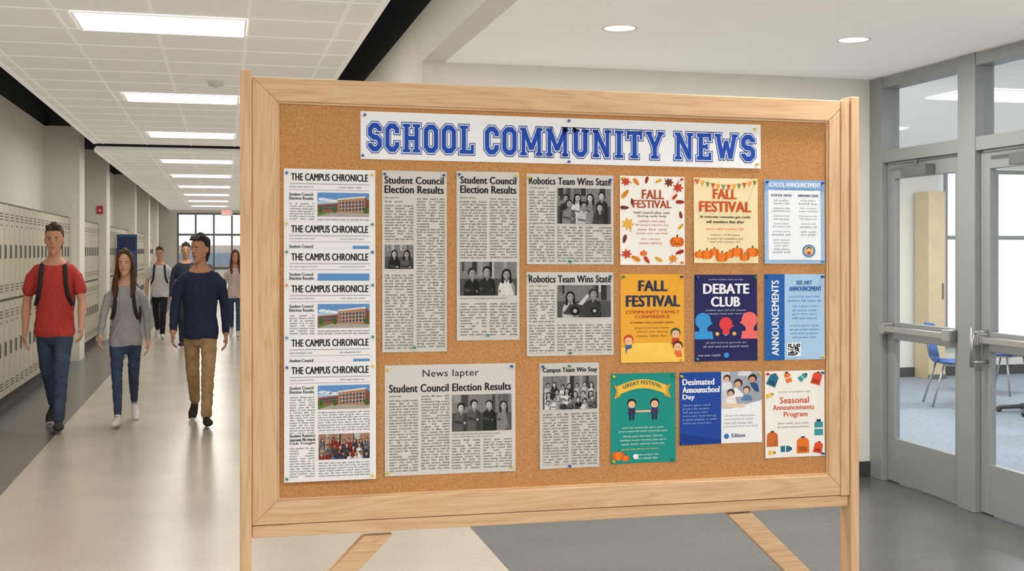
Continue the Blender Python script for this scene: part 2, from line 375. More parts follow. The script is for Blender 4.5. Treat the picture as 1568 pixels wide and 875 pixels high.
PINS=[]
def pins(p,spec):
    for fu,fv,c in spec:
        PINS.append((p,p.u0+(p.u1-p.u0)*fu,p.vt+(p.vb-p.vt)*fv,c))
BL=(30,70,160);YE=(225,200,40);GR=(30,140,80);RE=(205,50,40);TE=(60,150,170);OR=(230,130,40)
papers=[]
# ---- banner ----
bn=Paper('school_community_news_banner',552,1164.5,170,243.5,(240,241,243),curl=0.001)
def stroke(pts,w,closed,ext):
    n=len(pts); P=[Vector(q) for q in pts]
    if not closed:
        P[0]=P[0]+(P[0]-P[1]).normalized()*ext; P[-1]=P[-1]+(P[-1]-P[-2]).normalized()*ext
    out=[]
    for i in range(n):
        a=P[i-1] if (i>0 or closed) else None; b=P[(i+1)%n] if (i<n-1 or closed) else None
        d1=(P[i]-a).normalized() if a is not None else (b-P[i]).normalized()
        d2=(b-P[i]).normalized() if b is not None else d1
        n1=Vector((-d1.y,d1.x)); n2=Vector((-d2.y,d2.x)); m=(n1+n2)
        m=m.normalized() if m.length>1e-4 else n1
        k=w/2/max(0.35,m.dot(n1)); out.append((P[i]+m*k,P[i]-m*k))
    qs=[]
    for i in range(n if closed else n-1):
        j=(i+1)%n; qs.append([out[i][0],out[j][0],out[j][1],out[i][1]])
    return qs
def glyph(ch):
    t=.2;h=.1;s=.13;q=s/2;c=.12
    W={'S':.6,'C':.6,'H':.76,'O':.62,'L':.62,'M':.96,'U':.74,'N':.8,'I':.38,'T':.66,'Y':.78,'E':.62,'W':.98}[ch]
    L=h;R=W-h;Bm=h;T=1-h; S=[]
    def ser(x,y,w=.34): S.append(([(x-w/2,y),(x+w/2,y)],s,False))
    if ch=='O': S.append(([(L+c,Bm),(R-c,Bm),(R,Bm+c),(R,T-c),(R-c,T),(L+c,T),(L,T-c),(L,Bm+c)],t,True))
    if ch=='C': S.append(([(R,T-.26),(R,T-c),(R-c,T),(L+c,T),(L,T-c),(L,Bm+c),(L+c,Bm),(R-c,Bm),(R,Bm+c),(R,Bm+.26)],t,False))
    if ch=='S': S.append(([(R,T-.2),(R,T-c),(R-c,T),(L+c,T),(L,T-c),(L,.5+c-.01),(L+c,.505),(R-c,.495),(R,.5-c+.01),(R,Bm+c),(R-c,Bm),(L+c,Bm),(L,Bm+c),(L,Bm+.2)],t,False))
    if ch=='H':
        for x in(.17,W-.17): S.append(([(x,0),(x,1)],t,False)); ser(x,q); ser(x,1-q)
        S.append(([(.17,.5),(W-.17,.5)],.17,False))
    if ch=='L':
        S.append(([(.19,0),(.19,1)],t,False)); ser(.19,1-q,.38); S.append(([(0,h*.8),(W,h*.8)],.16,False)); S.append(([(W-.07,0),(W-.07,.34)],.14,False))
    if ch=='E':
        S.append(([(.17,0),(.17,1)],t,False))
        for y in(.08,.92): S.append(([(0,y),(W,y)],.16,False)); 
        S.append(([(W-.07,.7),(W-.07,1)],.14,False)); S.append(([(W-.07,0),(W-.07,.3)],.14,False)); S.append(([(.17,.5),(W-.17,.5)],.15,False)); S.append(([(W-.2,.38),(W-.2,.62)],.1,False))
    if ch=='U':
        S.append(([(.17,1),(.17,Bm+c),(.17+c,Bm),(W-.17-c,Bm),(W-.17,Bm+c),(W-.17,1)],t,False)); ser(.17,1-q); ser(W-.17,1-q)
    if ch=='N':
        S.append(([(.15,0),(.15,1)],.17,False)); S.append(([(W-.17,0),(W-.17,1)],.17,False)); S.append(([(.15,.95),(W-.17,.05)],.2,False)); ser(.15,q,.3); ser(.13,1-q,.26); ser(W-.15,1-q,.3)
    if ch=='M':
        S.append(([(.15,0),(.15,1)],.17,False)); S.append(([(W-.15,0),(W-.15,1)],.17,False)); S.append(([(.17,.93),(W/2,.22)],.19,False)); S.append(([(W-.17,.93),(W/2,.22)],.19,False))
        ser(.15,q,.3); ser(W-.15,q,.3); ser(.13,1-q,.26); ser(W-.13,1-q,.26)
    if ch=='W':
        S.append(([(.14,.95),(.32,.08)],.19,False)); S.append(([(W-.14,.95),(W-.32,.08)],.19,False)); S.append(([(.32,.08),(W/2,.75)],.17,False)); S.append(([(W-.32,.08),(W/2,.75)],.17,False)); ser(.14,1-q,.28); ser(W-.14,1-q,.28)
    if ch=='I': S.append(([(.19,0),(.19,1)],t,False)); ser(.19,q,.38); ser(.19,1-q,.38)
    if ch=='T':
        S.append(([(W/2,0),(W/2,1)],t,False)); ser(W/2,q,.36); S.append(([(0,.92),(W,.92)],.16,False)); S.append(([(.06,.68),(.06,1)],.12,False)); S.append(([(W-.06,.68),(W-.06,1)],.12,False))
    if ch=='Y':
        S.append(([(W/2,0),(W/2,.45)],t,False)); ser(W/2,q,.36); S.append(([(.14,.95),(W/2,.42)],.19,False)); S.append(([(W-.14,.95),(W/2,.42)],.19,False)); ser(.14,1-q,.28); ser(W-.14,1-q,.28)
    return W,S
tx='SCHOOL COMMUNITY NEWS'; tot=0; lay=[]
for ch in tx:
    if ch==' ': tot+=.32; continue
    W,S=glyph(ch); lay.append((tot,S)); tot+=W+.13
tot-=.13
U0,U1,VT,VB=563,1156,187,232
for ox,S in lay:
    for o,col,l in((.055,(28,72,165),2),(.024,(240,241,243),4),(-.010,(28,76,176),6)):
        for pts,w,cl in S:
            for qd in stroke(pts,w+2*o,cl,o):
                bn.poly([(U0+(ox+p.x)/tot*(U1-U0),VB-p.y*(VB-VT)) for p in qd],col,l)
pins(bn,[(.01,.08,BL),(.005,.93,BL),(.52,.06,BL),(.52,.95,BL),(.985,.1,YE),(.99,.9,YE)]); papers.append(bn)

# ---- campus chronicle stack ----
ink=(32,32,35)
def chronicle(vt,vb,k,full=False):
    p=Paper('newspaper_front_page',434.5,574.5,vt,vb,(238,238,238),base=0.0012+k*0.0034,curl=0.0006)
    p.text('THE CAMPUS CHRONICLE',446,vt+7,563,vt+18,ink,4,0.03)
    p.rect(443,vt+22.5,566,vt+23.2,(110,110,110),3)
    p.lines(443,vt+26,45,1,4,3,(90,90,90),left=True); p.lines(520,vt+26,44,1,4,3,(90,90,90),left=True)
    p.rect(443,vt+32,566,vt+32.6,(150,150,150),3)
    if vb-vt>50:
        p.text('Student Council',443,vt+37,479,vt+41.5,ink,4,0.03); p.text('Election Results',443,vt+43,480,vt+47.5,ink,4,0.03)
        if vb-vt>57: p.body(443,vt+52,481,min(vb-2,vt+(110 if full else 200)),3.9,(90,90,92))
        if vb-vt>74:
            building(p,486,vt+36,565,vt+73)
            p.body(486,vt+76,565,min(vb-3,vt+(109 if full else 200)),3.9,(100,100,102))
        else: p.rect(540 if vb-vt<58 else 486,vt+38,565,vb-1,(98,148,205),3)
    if full:
        for i,t in enumerate(['Student Robotics','classrooms Win Awards','Club Tonight']): p.text(t,443,vt+110+i*6,482,vt+114.6+i*6,ink,4,0.03)
        group(p,487,vt+111,565,vt+150,9,3,True,bg=(110,85,70))
        p.body(443,vt+130,481,vb-5,3.9,(90,90,92)); p.body(487,vt+154,565,vb-5,3.9,(95,95,98))
    papers.append(p); return p
for k,(a,b,f) in enumerate([(258,342,0),(338,386,0),(381,434,0),(430,516,0),(513,560,0),(555,738,1)]):
    if b-a<60 : p=chronicle(a,b+(6),k)
    else: p=chronicle(a,b,k,bool(f))
    c=[BL,YE,GR,OR,TE][k%5]; c2=[YE,GR,BL,TE,GR][k%5]
    pins(p,[(.03,.04 if f else .08,c),(.965,.04 if f else .08,c2)])
    if f: pins(p,[(.03,.97,GR),(.96,.97,YE)])
news=(208,206,201)
p=Paper('newspaper_clipping',585,684,261,540,news); papers.append(p)
p.text('Student Council',589,270,679,281,ink,4,0.035); p.text('Election Results',589,284,679,295.5,ink,4,0.035)
p.lines(589,301,30,1,4,3,ink,left=True); p.lines(589,307,30,1,4,3,(90,90,90),left=True)
p.body(589,313,633,371); group(p,589,375,633,412,2); p.body(589,420,633,535); p.body(638,302,681,535)
pins(p,[(.04,.02,BL),(.95,.02,BL),(.5,.975,GR)])
p=Paper('newspaper_clipping',699,795,262,522,news); papers.append(p)
p.text('Student Council',705,270,790,281,ink,4,0.035); p.text('Election Results',705,284,790,295.5,ink,4,0.035)
p.lines(704,301,30,1,4,3,ink,left=True)
p.body(704,307,745,397); p.body(750,302,791,397); group(p,704,401,791,453,3); p.lines(704,456,80,1,4,3,(90,90,90),left=True); p.body(704,464,745,517); p.body(750,464,791,517)
pins(p,[(.04,.02,BL),(.95,.02,YE),(.5,.97,TE)])
for vt,vb,seed in((266,405,1),(417,546,2)):
    p=Paper('newspaper_clipping',806,939,vt,vb,news); papers.append(p)
    p.text('Robotics Team Wins State',810,vt+5,935,vt+16,ink,4,0.03)
    p.lines(810,vt+20,36,1,4,3,(60,60,60),left=True); p.body(810,vt+26,849,vt+74)
    if seed==1: group(p,853,vt+21,935,vt+76,4,2)
    else:
        group(p,853,vt+20,935,vt+70,2,bg=g(80)); p.photo=.35
        p.poly([(862,vt+64),(872,vt+50),(905,vt+46),(922,vt+56),(915,vt+68)],g(60),9); p.circ(880,vt+60,7,g(20),10); p.circ(880,vt+60,3,g(190),10.5); p.circ(910,vt+60,6,g(25),10); p.circ(910,vt+60,2.5,g(190),10.5)
        p.poly([(884,vt+50),(898,vt+34),(902,vt+36),(892,vt+51)],g(200),10); p.photo=1.0
    p.body(810,vt+80,849,vb-4); p.body(853,vt+80,892,vb-4); p.body(896,vt+80,936,vb-4)
    p.body(810,vt+74,849,vt+79)
    pins(p,[(.03,.04,YE if seed==1 else GR),(.96,.05,BL),(.5,.97,GR)])
p=Paper('newspaper_page',589,789,560,730,(212,210,205)); papers.append(p)
p.text('News Iapter',647,568,733,582,ink,4,0.0); p.text('Student Council Election Results',596,590,782,602,ink,4,0.03)
p.lines(596,606,24,1,4,3,ink,left=True); p.body(596,613,640,724); p.body(645,607,688,724)
group(p,692,608,783,665,4); p.lines(692,668,88,2,4,3,(90,90,90),left=True); p.body(692,677,735,724); p.body(740,677,783,724)
pins(p,[(.02,.04,YE),(.97,.03,BL),(.02,.97,YE),(.97,.96,YE)])
p=Paper('newspaper_clipping',826,917,557,719,(204,202,197)); papers.append(p)
p.text('Campus Team Win Stay',831,564,914,573,ink,4,0.03); group(p,831,577,914,628,7,3)
p.body(831,634,870,714); p.body(875,634,914,714)
pins(p,[(.5,.03,TE),(.05,.03,BL),(.5,.98,BL)])
# ---- fall festival (leaves) ----
p=Paper('fall_festival_poster',949,1048,269,406,(243,240,232)); papers.append(p)
LC=[(200,70,40),(226,140,44),(160,52,40),(232,176,70),(120,60,40)]
for i,(a,b,r) in enumerate([(958,278,8),(974,278,6),(990,275,5),(1008,276,5),(1024,278,8),(1038,286,9),(957,297,7),(1041,308,6),(961,343,11),(956,366,6),(959,389,9),(973,396,7),(1042,328,5),(1042,346,5),(956,318,6),(990,398,6),(1030,396,8),(1040,386,6),(1008,397,6),(968,309,5),(1033,300,5)]):
    leaf(p,a,b,r,LC[i%5],i*.9,3,0 if i in(0,5,8,10,16,4) else 1)
p.text('FALL',983,290,1016,304,(176,74,48),5,0.035); p.text('FESTIVAL',969,306,1027,318,(176,74,48),5,0.035)
p.lines(998,323,60,2,6,4,(120,80,60),bold=.02); p.lines(998,336,54,4,6.5,4,(190,90,60)); p.lines(996,364,40,2,6,4,(200,80,50))
pumpkin(p,1036,370,10,4,True); pumpkin(p,985,388,5)
pins(p,[(.04,.03,YE),(.95,.03,RE),(.95,.97,OR)])
# ---- fall festival cream ----
p=Paper('fall_festival_poster',1062,1160,272,403,(244,226,180)); papers.append(p)
for i in range(12):
    u=1064+i*8; d=8*math.sin(math.pi*i/11)
    p.poly([(u,274+d),(u+7,274+d),(u+3.5,283+d)],[(210,90,40),(235,170,60),(120,150,110)][i%3],3)
p.text('FALL',1092,289,1127,304,(204,84,38),5,.05); p.text('FESTIVAL',1071,308,1149,324,(204,84,38),5,.05)
p.lines(1110,330,80,2,7,4.5,(70,60,50),bold=.04); p.lines(1110,348,74,1,6,4,(220,120,50)); p.lines(1110,358,60,3,5.5,3.4,(120,80,60))
for i in range(8): pumpkin(p,1070+i*11.6,394-(i%3)*4-(4 if i in(0,7) else 0),7+(i%2)*2,4+i*.4)
pins(p,[(.03,.03,OR),(.96,.03,YE)])
# ---- School announcement ----
p=Paper('school_announcement_flyer',1170,1262,275,404,(160,192,226)); papers.append(p)
p.rect(1170,275,1262,292,(136,178,222),1.5); p.rect(1176,291,1256,398,(240,244,248),2)
p.text('SCHOOL ANNOUNCEMENT',1176,279,1256,286,(245,248,255),5,.03); p.lines(1216,288,60,1,4,2.6,(60,90,140))
for c in(1196,1237):
    p.text(random.choice(['ANNOUNCE EVENT','SCHOOL NEWS']),c-16,297,c+16,300.5,(50,70,110),5,.04)
    for j in range(5): p.lines(c,305+j*12,30,2,4.6,3.1,(90,105,130),5)
p.lines(1196,366,30,5,4.6,3.1,(90,105,130),5); p.circ(1238,384,10,(90,140,190),5); p.circ(1238,384,7,(220,190,120),5.5); toon(p,1238,382,3.2,(60,40,30),(200,70,60),6)
pins(p,[(.04,.03,BL),(.96,.03,BL),(.96,.97,TE)])
# ---- Fall festival orange ----
p=Paper('fall_festival_poster',950,1047,420,556,(238,172,56)); papers.append(p)
p.text('FALL',978,430,1021,446,(45,50,82),5,.05); p.text('FESTIVAL',959,453,1040,470,(45,50,82),5,.05)
p.text('COMMUNITY FAMILY',958,476,1040,481,(190,70,30),5,.03); p.text('CONFERENCE',972,483,1025,488,(190,70,30),5,.03); p.lines(998,493,72,1,5,3.6,(120,60,30),bold=.03)
p.lines(998,501,60,3,6,4,(140,80,20))
p.poly([(950,556),(950,534),(975,526),(1022,526),(1047,534),(1047,556)],(246,200,90),2)
toon(p,962,522,7,(200,70,40),(60,110,150),5); toon(p,1034,512,7,(60,90,60),(200,70,50),5); toon(p,1037,532,7,(90,50,30),(230,110,60),7); toon(p,964,539,6.5,(60,90,130),(235,235,225),7)
p.circ(998,544,17,(240,240,236),6,9); p.circ(998,542,12,(60,90,140),6.6,6); p.circ(992,541,5,(220,90,50),7); p.circ(1003,541,5,(250,220,120),7)
pumpkin(p,980,549,5,8); pumpkin(p,1018,549,5,8)
pins(p,[(.04,.03,GR),(.96,.03,BL),(.95,.97,YE)])
# ---- Debate ----
p=Paper('debate_club_poster',1063,1159,421,554,(38,38,92)); papers.append(p)
p.lines(1111,427,60,1,4,3,(210,210,230)); p.text('DEBATE',1077,435,1146,450,(240,240,245),5,.05); p.text('CLUB',1089,455,1132,470,(240,240,245),5,.05)
p.lines(1111,474,80,2,5.5,3.6,(200,200,220)); 
def headp(cu,cv,r,col,dr):
    p.circ(cu,cv,r,col,4,r*1.05); p.rect(cu-r*.5,cv+r*.5,cu+r*.55,cv+r*1.6,col,4); p.poly([(cu+dr*r*.8,cv-r*.1),(cu+dr*r*1.25,cv+r*.35),(cu+dr*r*.8,cv+r*.6)],col,4)
headp(1076,492,12,(60,150,215),1); headp(1111,497,10,(225,65,70),1); headp(1147,491,12,(240,110,110),-1)
p.poly([(1063,520),(1063,508),(1090,508),(1092,520)],(60,150,215),4); p.poly([(1134,520),(1136,508),(1159,508),(1159,520)],(240,110,110),4)
p.lines(1111,524,80,2,5.5,3.6,(200,200,220)); p.lines(1068,543,40,1,5,3.4,(220,220,230),left=True); p.circ(1112,545,4,(60,150,215),4)
for k in range(3): p.circ(1098+k*13,512,3,(235,180,90) if k!=1 else (90,180,220),4)
pins(p,[(.04,.03,BL),(.96,.03,GR),(.03,.97,TE)])
# ---- Announcements blue ----
p=Paper('announcements_flyer',1170,1262,420,552,(170,205,236)); papers.append(p)
p.rect(1170,420,1201,552,(38,98,172),2); p.text('ANNOUNCEMENTS',1181,430,1192,545,(240,245,250),5,.03,rot=True)
p.text('SEE ART',1219,430,1243,436,(40,90,165),5,.03); p.text('ANNOUNCEMENT',1208,439,1257,446,(40,90,165),5,.03)
p.lines(1231,453,52,2,6,3.6,(60,110,180)); p.lines(1231,468,44,4,6,3.6,(70,120,185)); p.lines(1231,498,46,4,6,3.6,(60,110,180))
p.rect(1205,526,1226,547,(240,244,248),3)
for i in range(11):
    for j in range(11):
        cor=(i<3 or i>7) and j<3 or (i<3 and j>7)
        if (cor and not((i%8==1) and (j%8==1))) or (not cor and random.random()<.5): p.rect(1206.5+i*1.64,527.5+j*1.64,1208.1+i*1.64,529.1+j*1.64,(25,30,45),5)
pins(p,[(.04,.03,BL),(.96,.03,BL),(.96,.97,YE)])
# ---- Great festival teal ----
p=Paper('great_festival_poster',935,1034,573,711,(28,146,134)); papers.append(p)
arc=[]
for i in range(9):
    t=i/8; u=946+t*74; d=-10*math.sin(math.pi*t); arc.append((u,592+d))
for i in range(8): p.poly([arc[i],arc[i+1],(arc[i+1][0],arc[i+1][1]+14),(arc[i][0],arc[i][1]+14)],(240,196,76),3)
p.poly([(940,590),(950,594),(950,608),(940,612),(944,600)],(214,160,50),2.5); p.poly([(1027,590),(1017,594),(1017,608),(1027,612),(1023,600)],(214,160,50),2.5)
v,f=font_geo('GREAT FESTIVAL',0.0,None,3); xs=[q[0] for q in v]; mx=max(xs)
for sx_ in(0,.35): p.add([(953+sx_+x/mx*60, 600-10*math.sin(math.pi*min(1,max(0,(7+x/mx*60)/74)))-y*8.5) for x,y in v],f,(40,90,80),5+sx_)
toon(p,967,620,6.5,(35,25,25),(60,50,90),5,legs=True); toon(p,1002,620,6.5,(40,25,20),(70,50,100),5,legs=True); p.rect(973,630,996,633,(238,190,150),6)
p.lines(984,655,84,2,5.5,3.6,(235,245,240)); p.lines(984,668,76,3,6,3.8,(235,245,240)); p.lines(980,688,60,1,5,3.4,(240,210,100)); p.lines(990,697,40,2,5,3.4,(235,245,240))
pumpkin(p,946,699,9,5); pumpkin(p,957,703,6,6); p.circ(973,701,4,(240,240,240),5)
pins(p,[(.04,.03,YE),(.96,.03,GR),(.03,.97,YE),(.95,.97,GR)])
# ---- school day ----
p=Paper('school_day_flyer',1040,1166,571,682,(240,241,243)); papers.append(p)
p.rect(1040,571,1104,682,(30,72,158),2); 
for i,(t,w) in enumerate([('Desimated',48),('Announschool',56),('Day',18)]): p.text(t,1045,581+i*12,1045+w,590.5+i*12,(240,243,250),5,.04)
p.photo=.75
p.poly([(1104,571),(1166,571),(1166,616),(1104,632)],(160,168,180),2); p.poly([(1104,571),(1118,571),(1110,632),(1104,632)],(205,208,212),2.4); p.poly([(1130,571),(1150,571),(1152,585),(1128,588)],(215,218,220),2.4)
def pup(cu,cv,r,hc,sk,sc_):
    p.poly([(cu-r*1.7,cv+r*3.4),(cu-r*1.3,cv+r*1.3),(cu,cv+r*.8),(cu+r*1.3,cv+r*1.3),(cu+r*1.7,cv+r*3.4)],sc_,3); p.circ(cu,cv-r*.15,r*1.12,hc,3.5); p.circ(cu-r*.1,cv+r*.2,r*.8,sk,3.9)
pup(1113,582,5,(70,50,40),(225,180,155),(225,228,235)); pup(1130,590,6,(60,45,38),(215,170,140),(240,240,240)); pup(1152,583,6,(40,32,28),(200,150,120),(50,80,130)); pup(1143,600,5,(90,60,40),(230,190,165),(90,130,170)); pup(1119,604,5,(45,34,30),(215,170,145),(235,232,225))
p.rect(1104,621,1140,627,(225,205,175),4.4)
p.photo=1.0
p.rect(1104,628,1166,682,(240,241,243),4.6)
p.lines(1045,620,52,6,5.5,3.6,(170,190,225),left=True); p.lines(1108,638,52,4,5.5,3.4,(90,95,110),left=True,l=6); p.circ(1112,671,4,(40,120,190),6); p.text('Edition',1120,667,1140,673,(40,60,120),6,.03)
p.poly([(1040,682),(1040,664),(1104,676),(1104,682)],(22,58,138),3)
pins(p,[(.02,.05,YE),(.97,.04,YE),(.02,.96,BL)])
# ---- seasonal ----
p=Paper('seasonal_announcements_poster',1171,1262,569,702,(242,240,234)); papers.append(p)
def bottle(cu,cv,s,col,a=0,kind=0):
    c,d=math.cos(a),math.sin(a)
    R=lambda x,y:(cu+(x*c-y*d)*s,cv+(x*d+y*c)*s)
    if kind==0:
        p.poly([R(-.45,-.7),R(.45,-.7),R(.5,-.5),R(.5,.9),R(-.5,.9),R(-.5,-.5)],col,3); p.poly([R(-.25,-1),R(.25,-1),R(.25,-.7),R(-.25,-.7)],(50,55,70),3); p.poly([R(-.5,0),R(.5,0),R(.5,.15),R(-.5,.15)],(250,245,230),3.5)
    else:
        p.poly([R(-.7,-.6),R(-.45,-.9),R(.45,-.9),R(.7,-.6),R(.75,.9),R(-.75,.9)],col,3); p.poly([R(-.5,.1),R(.5,.1),R(.5,.7),R(-.5,.7)],tuple(int(k*.75) for k in col),3.5); p.poly([R(-.25,-1.1),R(.25,-1.1),R(.2,-.9),R(-.2,-.9)],(60,50,50),2.8)
for i,(a,b,s,al,kd) in enumerate([(1183,583,10,.4,1),(1206,579,9,-.3,0),(1229,579,8,.9,0),(1250,582,10,.3,1),(1178,606,6,1.2,0),(1182,674,12,0,1),(1203,689,9,1.57,0),(1229,685,13,0,1),(1253,658,13,0,0),(1252,689,9,.2,1),(1181,694,6,1.57,0)]):
    bottle(a,b,s,[(40,110,140),(230,120,40),(60,150,160),(226,80,50),(240,180,60),(200,110,50)][i%6],al,kd)
p.lines(1216,600,50,1,5,3,(120,120,120)); p.text('Seasonal',1194,609,1238,619,(214,84,58),5,.02); p.text('Announcements',1183,621,1246,629,(214,84,58),5,.02); p.text('Program',1200,632,1236,642,(214,84,58),5,.02)
p.lines(1214,648,50,2,5.5,3.2,(130,130,130))
pins(p,[(.04,.03,RE),(.96,.03,BL),(.96,.97,BL)])
for p in papers: p.build()
pm={}; pb=MB(); mats=[]
for p,u,v,c in PINS:
    if c not in pm:
        pm[c]=len(mats); mats.append(mat('pin_plastic_%d'%len(mats),c,0.25,var=.01))
    x,y,z=p.mp(u,v,0); i=pm[c]
    pb.tube((x,y+.003,z),(x,y-.004,z),.0042,.0038,i,12); pb.tube((x,y-.004,z),(x,y-.009,z),.0025,.0025,i,10); pb.tube((x,y-.009,z),(x,y-.012,z),.0040,.0035,i,12)
pb.build('pushpins',mats)

# ---------------- bulletin board stand ------------------------------------
st=empty('bulletin_board_stand',(0,0,0))
xo0,xo1=PX(386,YF),PX(1300,YF); zo1,zo0=PZ(386,117,YF),PZ(386,806,YF)
xi0,xi1=PX(425,YF),PX(1269.5,YF); zi1,zi0=PZ(425,155,YF)+SHR*(xi0-XL),PZ(425,768,YF)+SHR*(xi0-XL)
def pr(pts,y0,y1,name,m,bev=.003):
    b=MB(); b.prism([(x,sh(x,z)) for x,z in pts],y0,y1); return b.build(name,[m],st,bev)
pr([(xo0,zo1),(xo1,zo1),(xi1,zi1),(xi0,zi1)],YF,YF+.05,'frame_top',M['woodh'])
pr([(xo0,zo0),(xi0,zi0),(xi1,zi0),(xo1,zo0)],YF,YF+.05,'frame_bottom',M['woodh'])
pr([(xo0,zo0),(xo0,zo1),(xi0,zi1),(xi0,zi0)],YF,YF+.05,'frame_side_a',M['woodv'])
pr([(xo1,zo0),(xi1,zi0),(xi1,zi1),(xo1,zo1)],YF,YF+.05,'frame_side_b',M['woodv'])
for k,(a,b,c,d) in enumerate([(xi0,xi1,zi1-.006,zi1),(xi0,xi1,zi0,zi0+.006),(xi0,xi0+.006,zi0+.006,zi1-.006),(xi1-.006,xi1,zi0+.006,zi1-.006)]):
    pr([(a,c),(a,d),(b,d),(b,c)],YF+.006,YF+.03,'bead_%d'%k,M['woodh'] if k<2 else M['woodv'],.001)
pr([(xi0+.002,zi0+.002),(xi0+.002,zi1-.002),(xi1-.002,zi1-.002),(xi1-.002,zi0+.002)],YP,YP+.02,'cork_panel',M['cork'],0)
pr([(xo0+.01,zo0+.01),(xo0+.01,zo1-.01),(xo1-.01,zo1-.01),(xo1-.01,zo0+.01)],YF+.036,YF+.046,'backing_panel',M['tan'],0)
zr=PZ(386,826,YF)
pr([(xo0,zr),(xo0,zo0-.002),(xo1,zo0-.002),(xo1,zr)],YF+.004,YF+.055,'bottom_rail',M['woodh'])
xp0=PX(368,YF-.012); xp1=PX(1316,YF-.012)
ztL=PZ(377,106,YF-.012); ztR=PZ(1308,148,YF-.012)
for nm,a,b,zt in(('post_a',xp0,xo0-.001,ztL),('post_b',xo1+.001,xp1,ztR)):
    q=MB(); q.box(a,b,YF-.012,YF+.06,.05,zt); q.build(nm,[M['woodv']],st,.003)
    q=MB(); q.box(a-.008,b+.008,YF-.3,YF+.34,0,.06); q.build(nm+'_foot',[M['woodh']],st,.006)
q=MB(); q.box(xo1-.032,xo1-.001,YF-.006,YF,sh(xo1,zo0),sh(xo1,zo1)); q.build('edge_strip',[M['woodv']],st,.002)
YB=YF+.02
def pt(u,v): return (PX(u,YB),PZ(u,v,YB))
q=MB(); q.prism([pt(556,821),pt(601,818),pt(386,1046),pt(386,999)],YF+.01,YF+.045); q.build('brace_a',[M['woodh']],st,.003)
q=MB(); q.prism([pt(1113,788),pt(1300,974),pt(1300,935),pt(1150,785)],YF+.01,YF+.045); q.build('brace_b',[M['woodh']],st,.003)

# ======================= ROOM SHELL =======================================
Y0=-1.0; YE_=42.0; XR=4.47; YBK=7.31; XC=1.24
b=MB()
def fl(x0,x1,y0,y1,mi): b.quad([(x0,y0,0),(x1,y0,0),(x1,y1,0),(x0,y1,0)],mi)
fl(-2.6,-1.41,-9,YE_,1); fl(-1.41,1.39,-9,YE_,0); fl(1.39,XR+.15,-9,YBK+.2,1); b.build('floor',[M['floorL'],M['floorD']])  # stretch beyond the open near end is added to bounce sky light inside
q=MB(); q.quad([(XR+.15,0,.0),(13,0,0),(13,13.2,0),(XR+.15,13.2,0)]); q.build('floor_carpet',[M['carpet']])
B('wall_left',-2.65,-2.5,Y0,YE_,0,3.42,M['wall']); B('trim_plenum_left',-2.65,-2.5,Y0,YE_,3.42,4.3,M['black'])
B('baseboard_left',-2.5,-2.485,Y0,8.0,0,.12,M['base'])
B('wall_corridor_right',XC,XC+.15,YBK,YE_,0,3.14,M['wall']); B('trim_bulkhead',XC,XC+.149,Y0,YBK,2.82,3.14,M['whitep'])
B('trim_plenum_right',XC,XC+.15,Y0,YE_,3.14,4.3,M['black']); B('ceiling_plenum',-2.65,XC+.15,Y0,YE_,4.3,4.35,M['black'])
B('wall_back',XC+.15,XR+.15,YBK,YBK+.15,0,2.82,M['wall']); B('baseboard_back',XC+.15,XR-.02,YBK-.015,YBK,0,.11,M['base'])
B('baseboard_corridor_right',XC-.012,XC,YBK,YE_,0,.11,M['base'])
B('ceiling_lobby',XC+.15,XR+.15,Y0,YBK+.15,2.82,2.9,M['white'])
def ceil(name,x0,x1,y0,y1,z):
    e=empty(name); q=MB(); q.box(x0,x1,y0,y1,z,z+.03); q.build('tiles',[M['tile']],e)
    q=MB(); xs=[.165-.61*i for i in range(-3,5)]
    for x in xs:
        if x0<x<x1: q.box(x-.011,x+.011,y0,y1,z-.004,z)
    yb=7.85-.65*20
    while yb<y1:
        if yb>y0: q.box(x0,x1,yb-.011,yb+.011,z-.0045,z-.0005)
        yb+=.65
    q.box(x0-.02,x0+.02,y0,y1,z-.006,z+.05); q.box(x1-.02,x1+.02,y0,y1,z-.006,z+.05)
    q.build('grid_bars',[M['tbar']],e); return e
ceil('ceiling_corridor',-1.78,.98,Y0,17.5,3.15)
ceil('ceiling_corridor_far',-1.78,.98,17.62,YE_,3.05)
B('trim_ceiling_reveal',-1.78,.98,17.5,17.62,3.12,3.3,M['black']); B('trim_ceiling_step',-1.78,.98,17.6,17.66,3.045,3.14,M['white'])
def panel(x0,x1,y0,y1,z,pw,name='ceiling_light_panel',col=(1,.965,.92)):
    e=empty(name,((x0+x1)/2,(y0+y1)/2,z))
    q=MB(); hx=(x1-x0)/2; hy=(y1-y0)/2
    q.box(-hx,hx,-hy,hy,-.008,-.002,1); 
    for a,bb,c,d in((-hx,hx,-hy,-hy+.015),(-hx,hx,hy-.015,hy),(-hx,-hx+.015,-hy,hy),(hx-.015,hx,-hy,hy)): q.box(a,bb,c,d,-.014,-.002,0)
    q.build('fixture',[M['tbar'],M['lens']],e)
    l=bpy.data.lights.new('lamp','AREA'); l.shape='RECTANGLE'; l.size=2*hx-.04; l.size_y=2*hy-.04; l.energy=pw; l.color=col
    o=bpy.data.objects.new('lamp',l); sc.collection.objects.link(o); o.parent=e; o.location=(0,0,-.012)
for y in(.1,3.97,7.85,11.77,15.6): panel(-.95,.16,y,y+.65,3.15,30)
for y in(18.9,22.6,26.4,30.2,34.0,37.8): panel(-.95,.16,y,y+.65,3.05,30)
